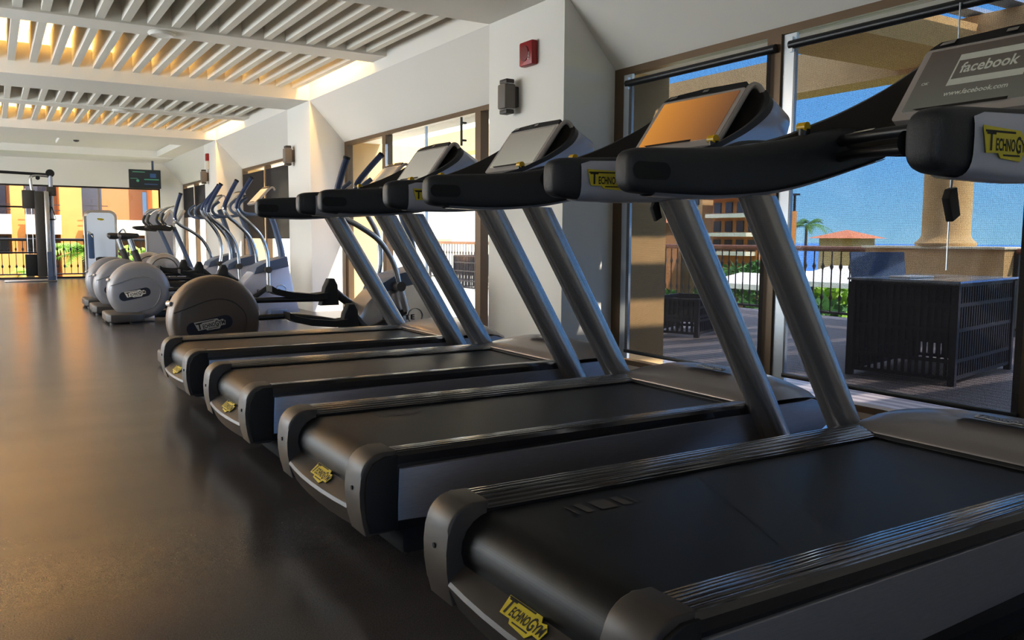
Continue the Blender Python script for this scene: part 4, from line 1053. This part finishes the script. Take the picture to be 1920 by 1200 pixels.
house('small resort block with dark windows at the left edge of the first shade', (33, 42, -1), 5, 6, 3.0, 2, 4, m='tan')
t = thing('pavilion', 'small beige pavilion with pyramid roof on the horizon', 'pavilion', (60, 45.3, 0))
MB().box(0, 3, 0, 3.3, -2, 1.12).build('wall', M['stucco'], t, smooth=False)
mb = MB(); mb.mesh([(-.7, -.7, 1.12), (3.7, -.7, 1.12), (3.7, 4.0, 1.12), (-.7, 4.0, 1.12), (1.5, 1.65, 1.85)], [(0, 1, 4), (1, 2, 4), (2, 3, 4), (3, 0, 4), (3, 2, 1, 0)]); mb.build('roof', M['rooft'], t, smooth=False)
t = thing('watch_tower', 'slim orange tower with dark open top left of the pavilion', 'tower', (38, 33.3, 0))
MB().box(0, .8, 0, .8, -5, 2.6).build('shaft', M['orange'], t, smooth=False)
mb = MB()
for x, y in ((.05, .05), (.65, .05), (.05, .65), (.65, .65)): mb.box(x, x + .1, y, y + .1, 2.6, 3.5)
mb.box(-.1, .9, -.1, .9, 3.5, 3.6); mb.build('belfry', M['darkframe'], t, smooth=False)
for i, (x, y, r, h, n, lab, z) in enumerate(((30, 27.5, 1.6, 1.2, 900, 'green tree between the resort building and the pavilion', -2.4), (22, 17.5, 1.5, 1.1, 900, 'leafy tree beyond the railing, left of the wicker counter', -2.6),
                              (14, 12.2, 1.3, .8, 900, 'light green shrub just beyond the terrace railing', -1.9), (13, 9.3, 1.5, .85, 1000, 'green shrub behind the balusters left of the counter', -2.0),
                              (24, 23.5, 1.8, 1.3, 900, 'yellow-green tree in front of the orange resort building', -2.6), (18, 10.6, 2.0, 1.0, 900, 'low hedge seen through the railing by the blue chair', -2.5),
                              (12, 14.8, 1.2, .9, 800, 'bushy shrub beyond the railing behind the second post', -2.0))):
    bush('tree' if i in (0, 1, 4) else 'shrub', lab, (x, y, z), r, r, h, n, .22, 'leaf' if i % 2 else 'leafd', 'tree' if i in (0, 1, 4) else 'shrub')
palm('slender palm standing against the sea left of the pavilion', (46, 38.5, -2), 3.9, 11, 1.8, 'leafd', 21)
for i, (x, y, w_, lab) in enumerate(((20, 15.3, 3.2, 'white awning beyond the railing left of the counter'), (17, 15.6, 2.6, 'white awning seen between the treadmill posts'), (26, 18.5, 3.4, 'pale awning below the pavilion'))):
    t = thing('awning', lab, 'awning', (x, y, -1.2))
    mb = MB(); mb.mesh([(0, 0, .9), (1.4, 0, 1.15), (1.4, w_, 1.15), (0, w_, .9), (0, 0, .75), (0, w_, .75)], [(0, 1, 2, 3), (4, 0, 3, 5)]); mb.build('canvas', M['awn'], t, smooth=False)
    mb = MB()
    for yy in (.1, w_ - .1): mb.tube([(.1, yy, -2), (.1, yy, .9)], .04, 6, smooth=False)
    mb.build('pole', M['iron'], t)
# ground and sea
struct(MB().box(8.0, 75, -60, 140, -3.2, -3).build('garden_ground', M['grass'], smooth=False))
struct(MB().box(-30, 8.0, 21.95, 140, -1.3, -1.1).build('garden_ground_end', M['grass'], smooth=False))
struct(MB().box(75, 2500, -2500, 2500, -9.2, -9).build('sea', M['sea'], smooth=False))

# ------------------------------------------------------------------ light
sun = bpy.data.lights.new('sun', 'SUN'); sun.energy = 5.0; sun.angle = .009; sun.color = (1, .93, .82)
so = bpy.data.objects.new('sun', sun); C.objects.link(so)
so.rotation_euler = Vector((-.30, .62, -.72)).to_track_quat('-Z', 'Y').to_euler()
wd = bpy.data.worlds.new('world'); bpy.context.scene.world = wd; wd.use_nodes = True
N, L = wd.node_tree.nodes, wd.node_tree.links; bg = N['Background']
tc = N.new('ShaderNodeTexCoord'); sp = N.new('ShaderNodeSeparateXYZ'); L.new(tc.outputs['Generated'], sp.inputs[0])
r = N.new('ShaderNodeValToRGB'); L.new(sp.outputs[2], r.inputs['Fac']); els = r.color_ramp.elements
els[0].position = 0.0; els[0].color = (.15, .29, .42, 1); els[1].position = 1.0; els[1].color = (.75, .85, 1.0, 1)
e = els.new(.10); e.color = (.085, .22, .44, 1); e = els.new(.27); e.color = (.055, .175, .42, 1); e = els.new(.48); e.color = (.50, .66, .92, 1)
L.new(r.outputs['Color'], bg.inputs['Color']); bg.inputs['Strength'].default_value = 3.4
for y, e in ((2.5, 4), (8.0, 46), (13.2, 34), (18.4, 24)):  # added upward fill out of view, brightens ceiling and slats
    area('ceiling_fill', (-3.6, y, 1.9), .5, 3.6, e, (1, .95, .90), (PI, math.radians(-22), 0))
for y, e in ((8.2, 125), (13.4, 90), (18.4, 60)):  # added cool fill lamps in front of the windowless left wall
    area('cool_fill', (-4.85, y, 1.3), 2.0, 3.8, e, (.84, .93, 1.0), (0, math.radians(-90), 0))
# added warm fill lamps below the ceiling, near the viewer and far left
for (x, y, e) in ((-3.2, 1.0, 10), (-3.2, 7.5, 10), (-3.2, 13.5, 9)):
    area('warm_fill', (x, y, 2.5 if y != 1.0 else 3.0), 1.2, 1.2, e, (1, .72, .45), (0, 0, 0))

sc = bpy.context.scene
sc.view_settings.view_transform = 'Standard'; sc.view_settings.look = 'None'; sc.view_settings.exposure = 0.9; sc.view_settings.gamma = 1.0
sc.view_settings.use_curve_mapping = True
cm = sc.view_settings.curve_mapping; cc = cm.curves[3]
cc.points.new(.05, .040); cc.points.new(.30, .315); cm.update()
sc.cycles.use_denoising = True; sc.cycles.max_bounces = 8; sc.cycles.transparent_max_bounces = 16
sc.cycles.sample_clamp_indirect = 8; sc.cycles.caustics_reflective = False; sc.cycles.caustics_refractive = False
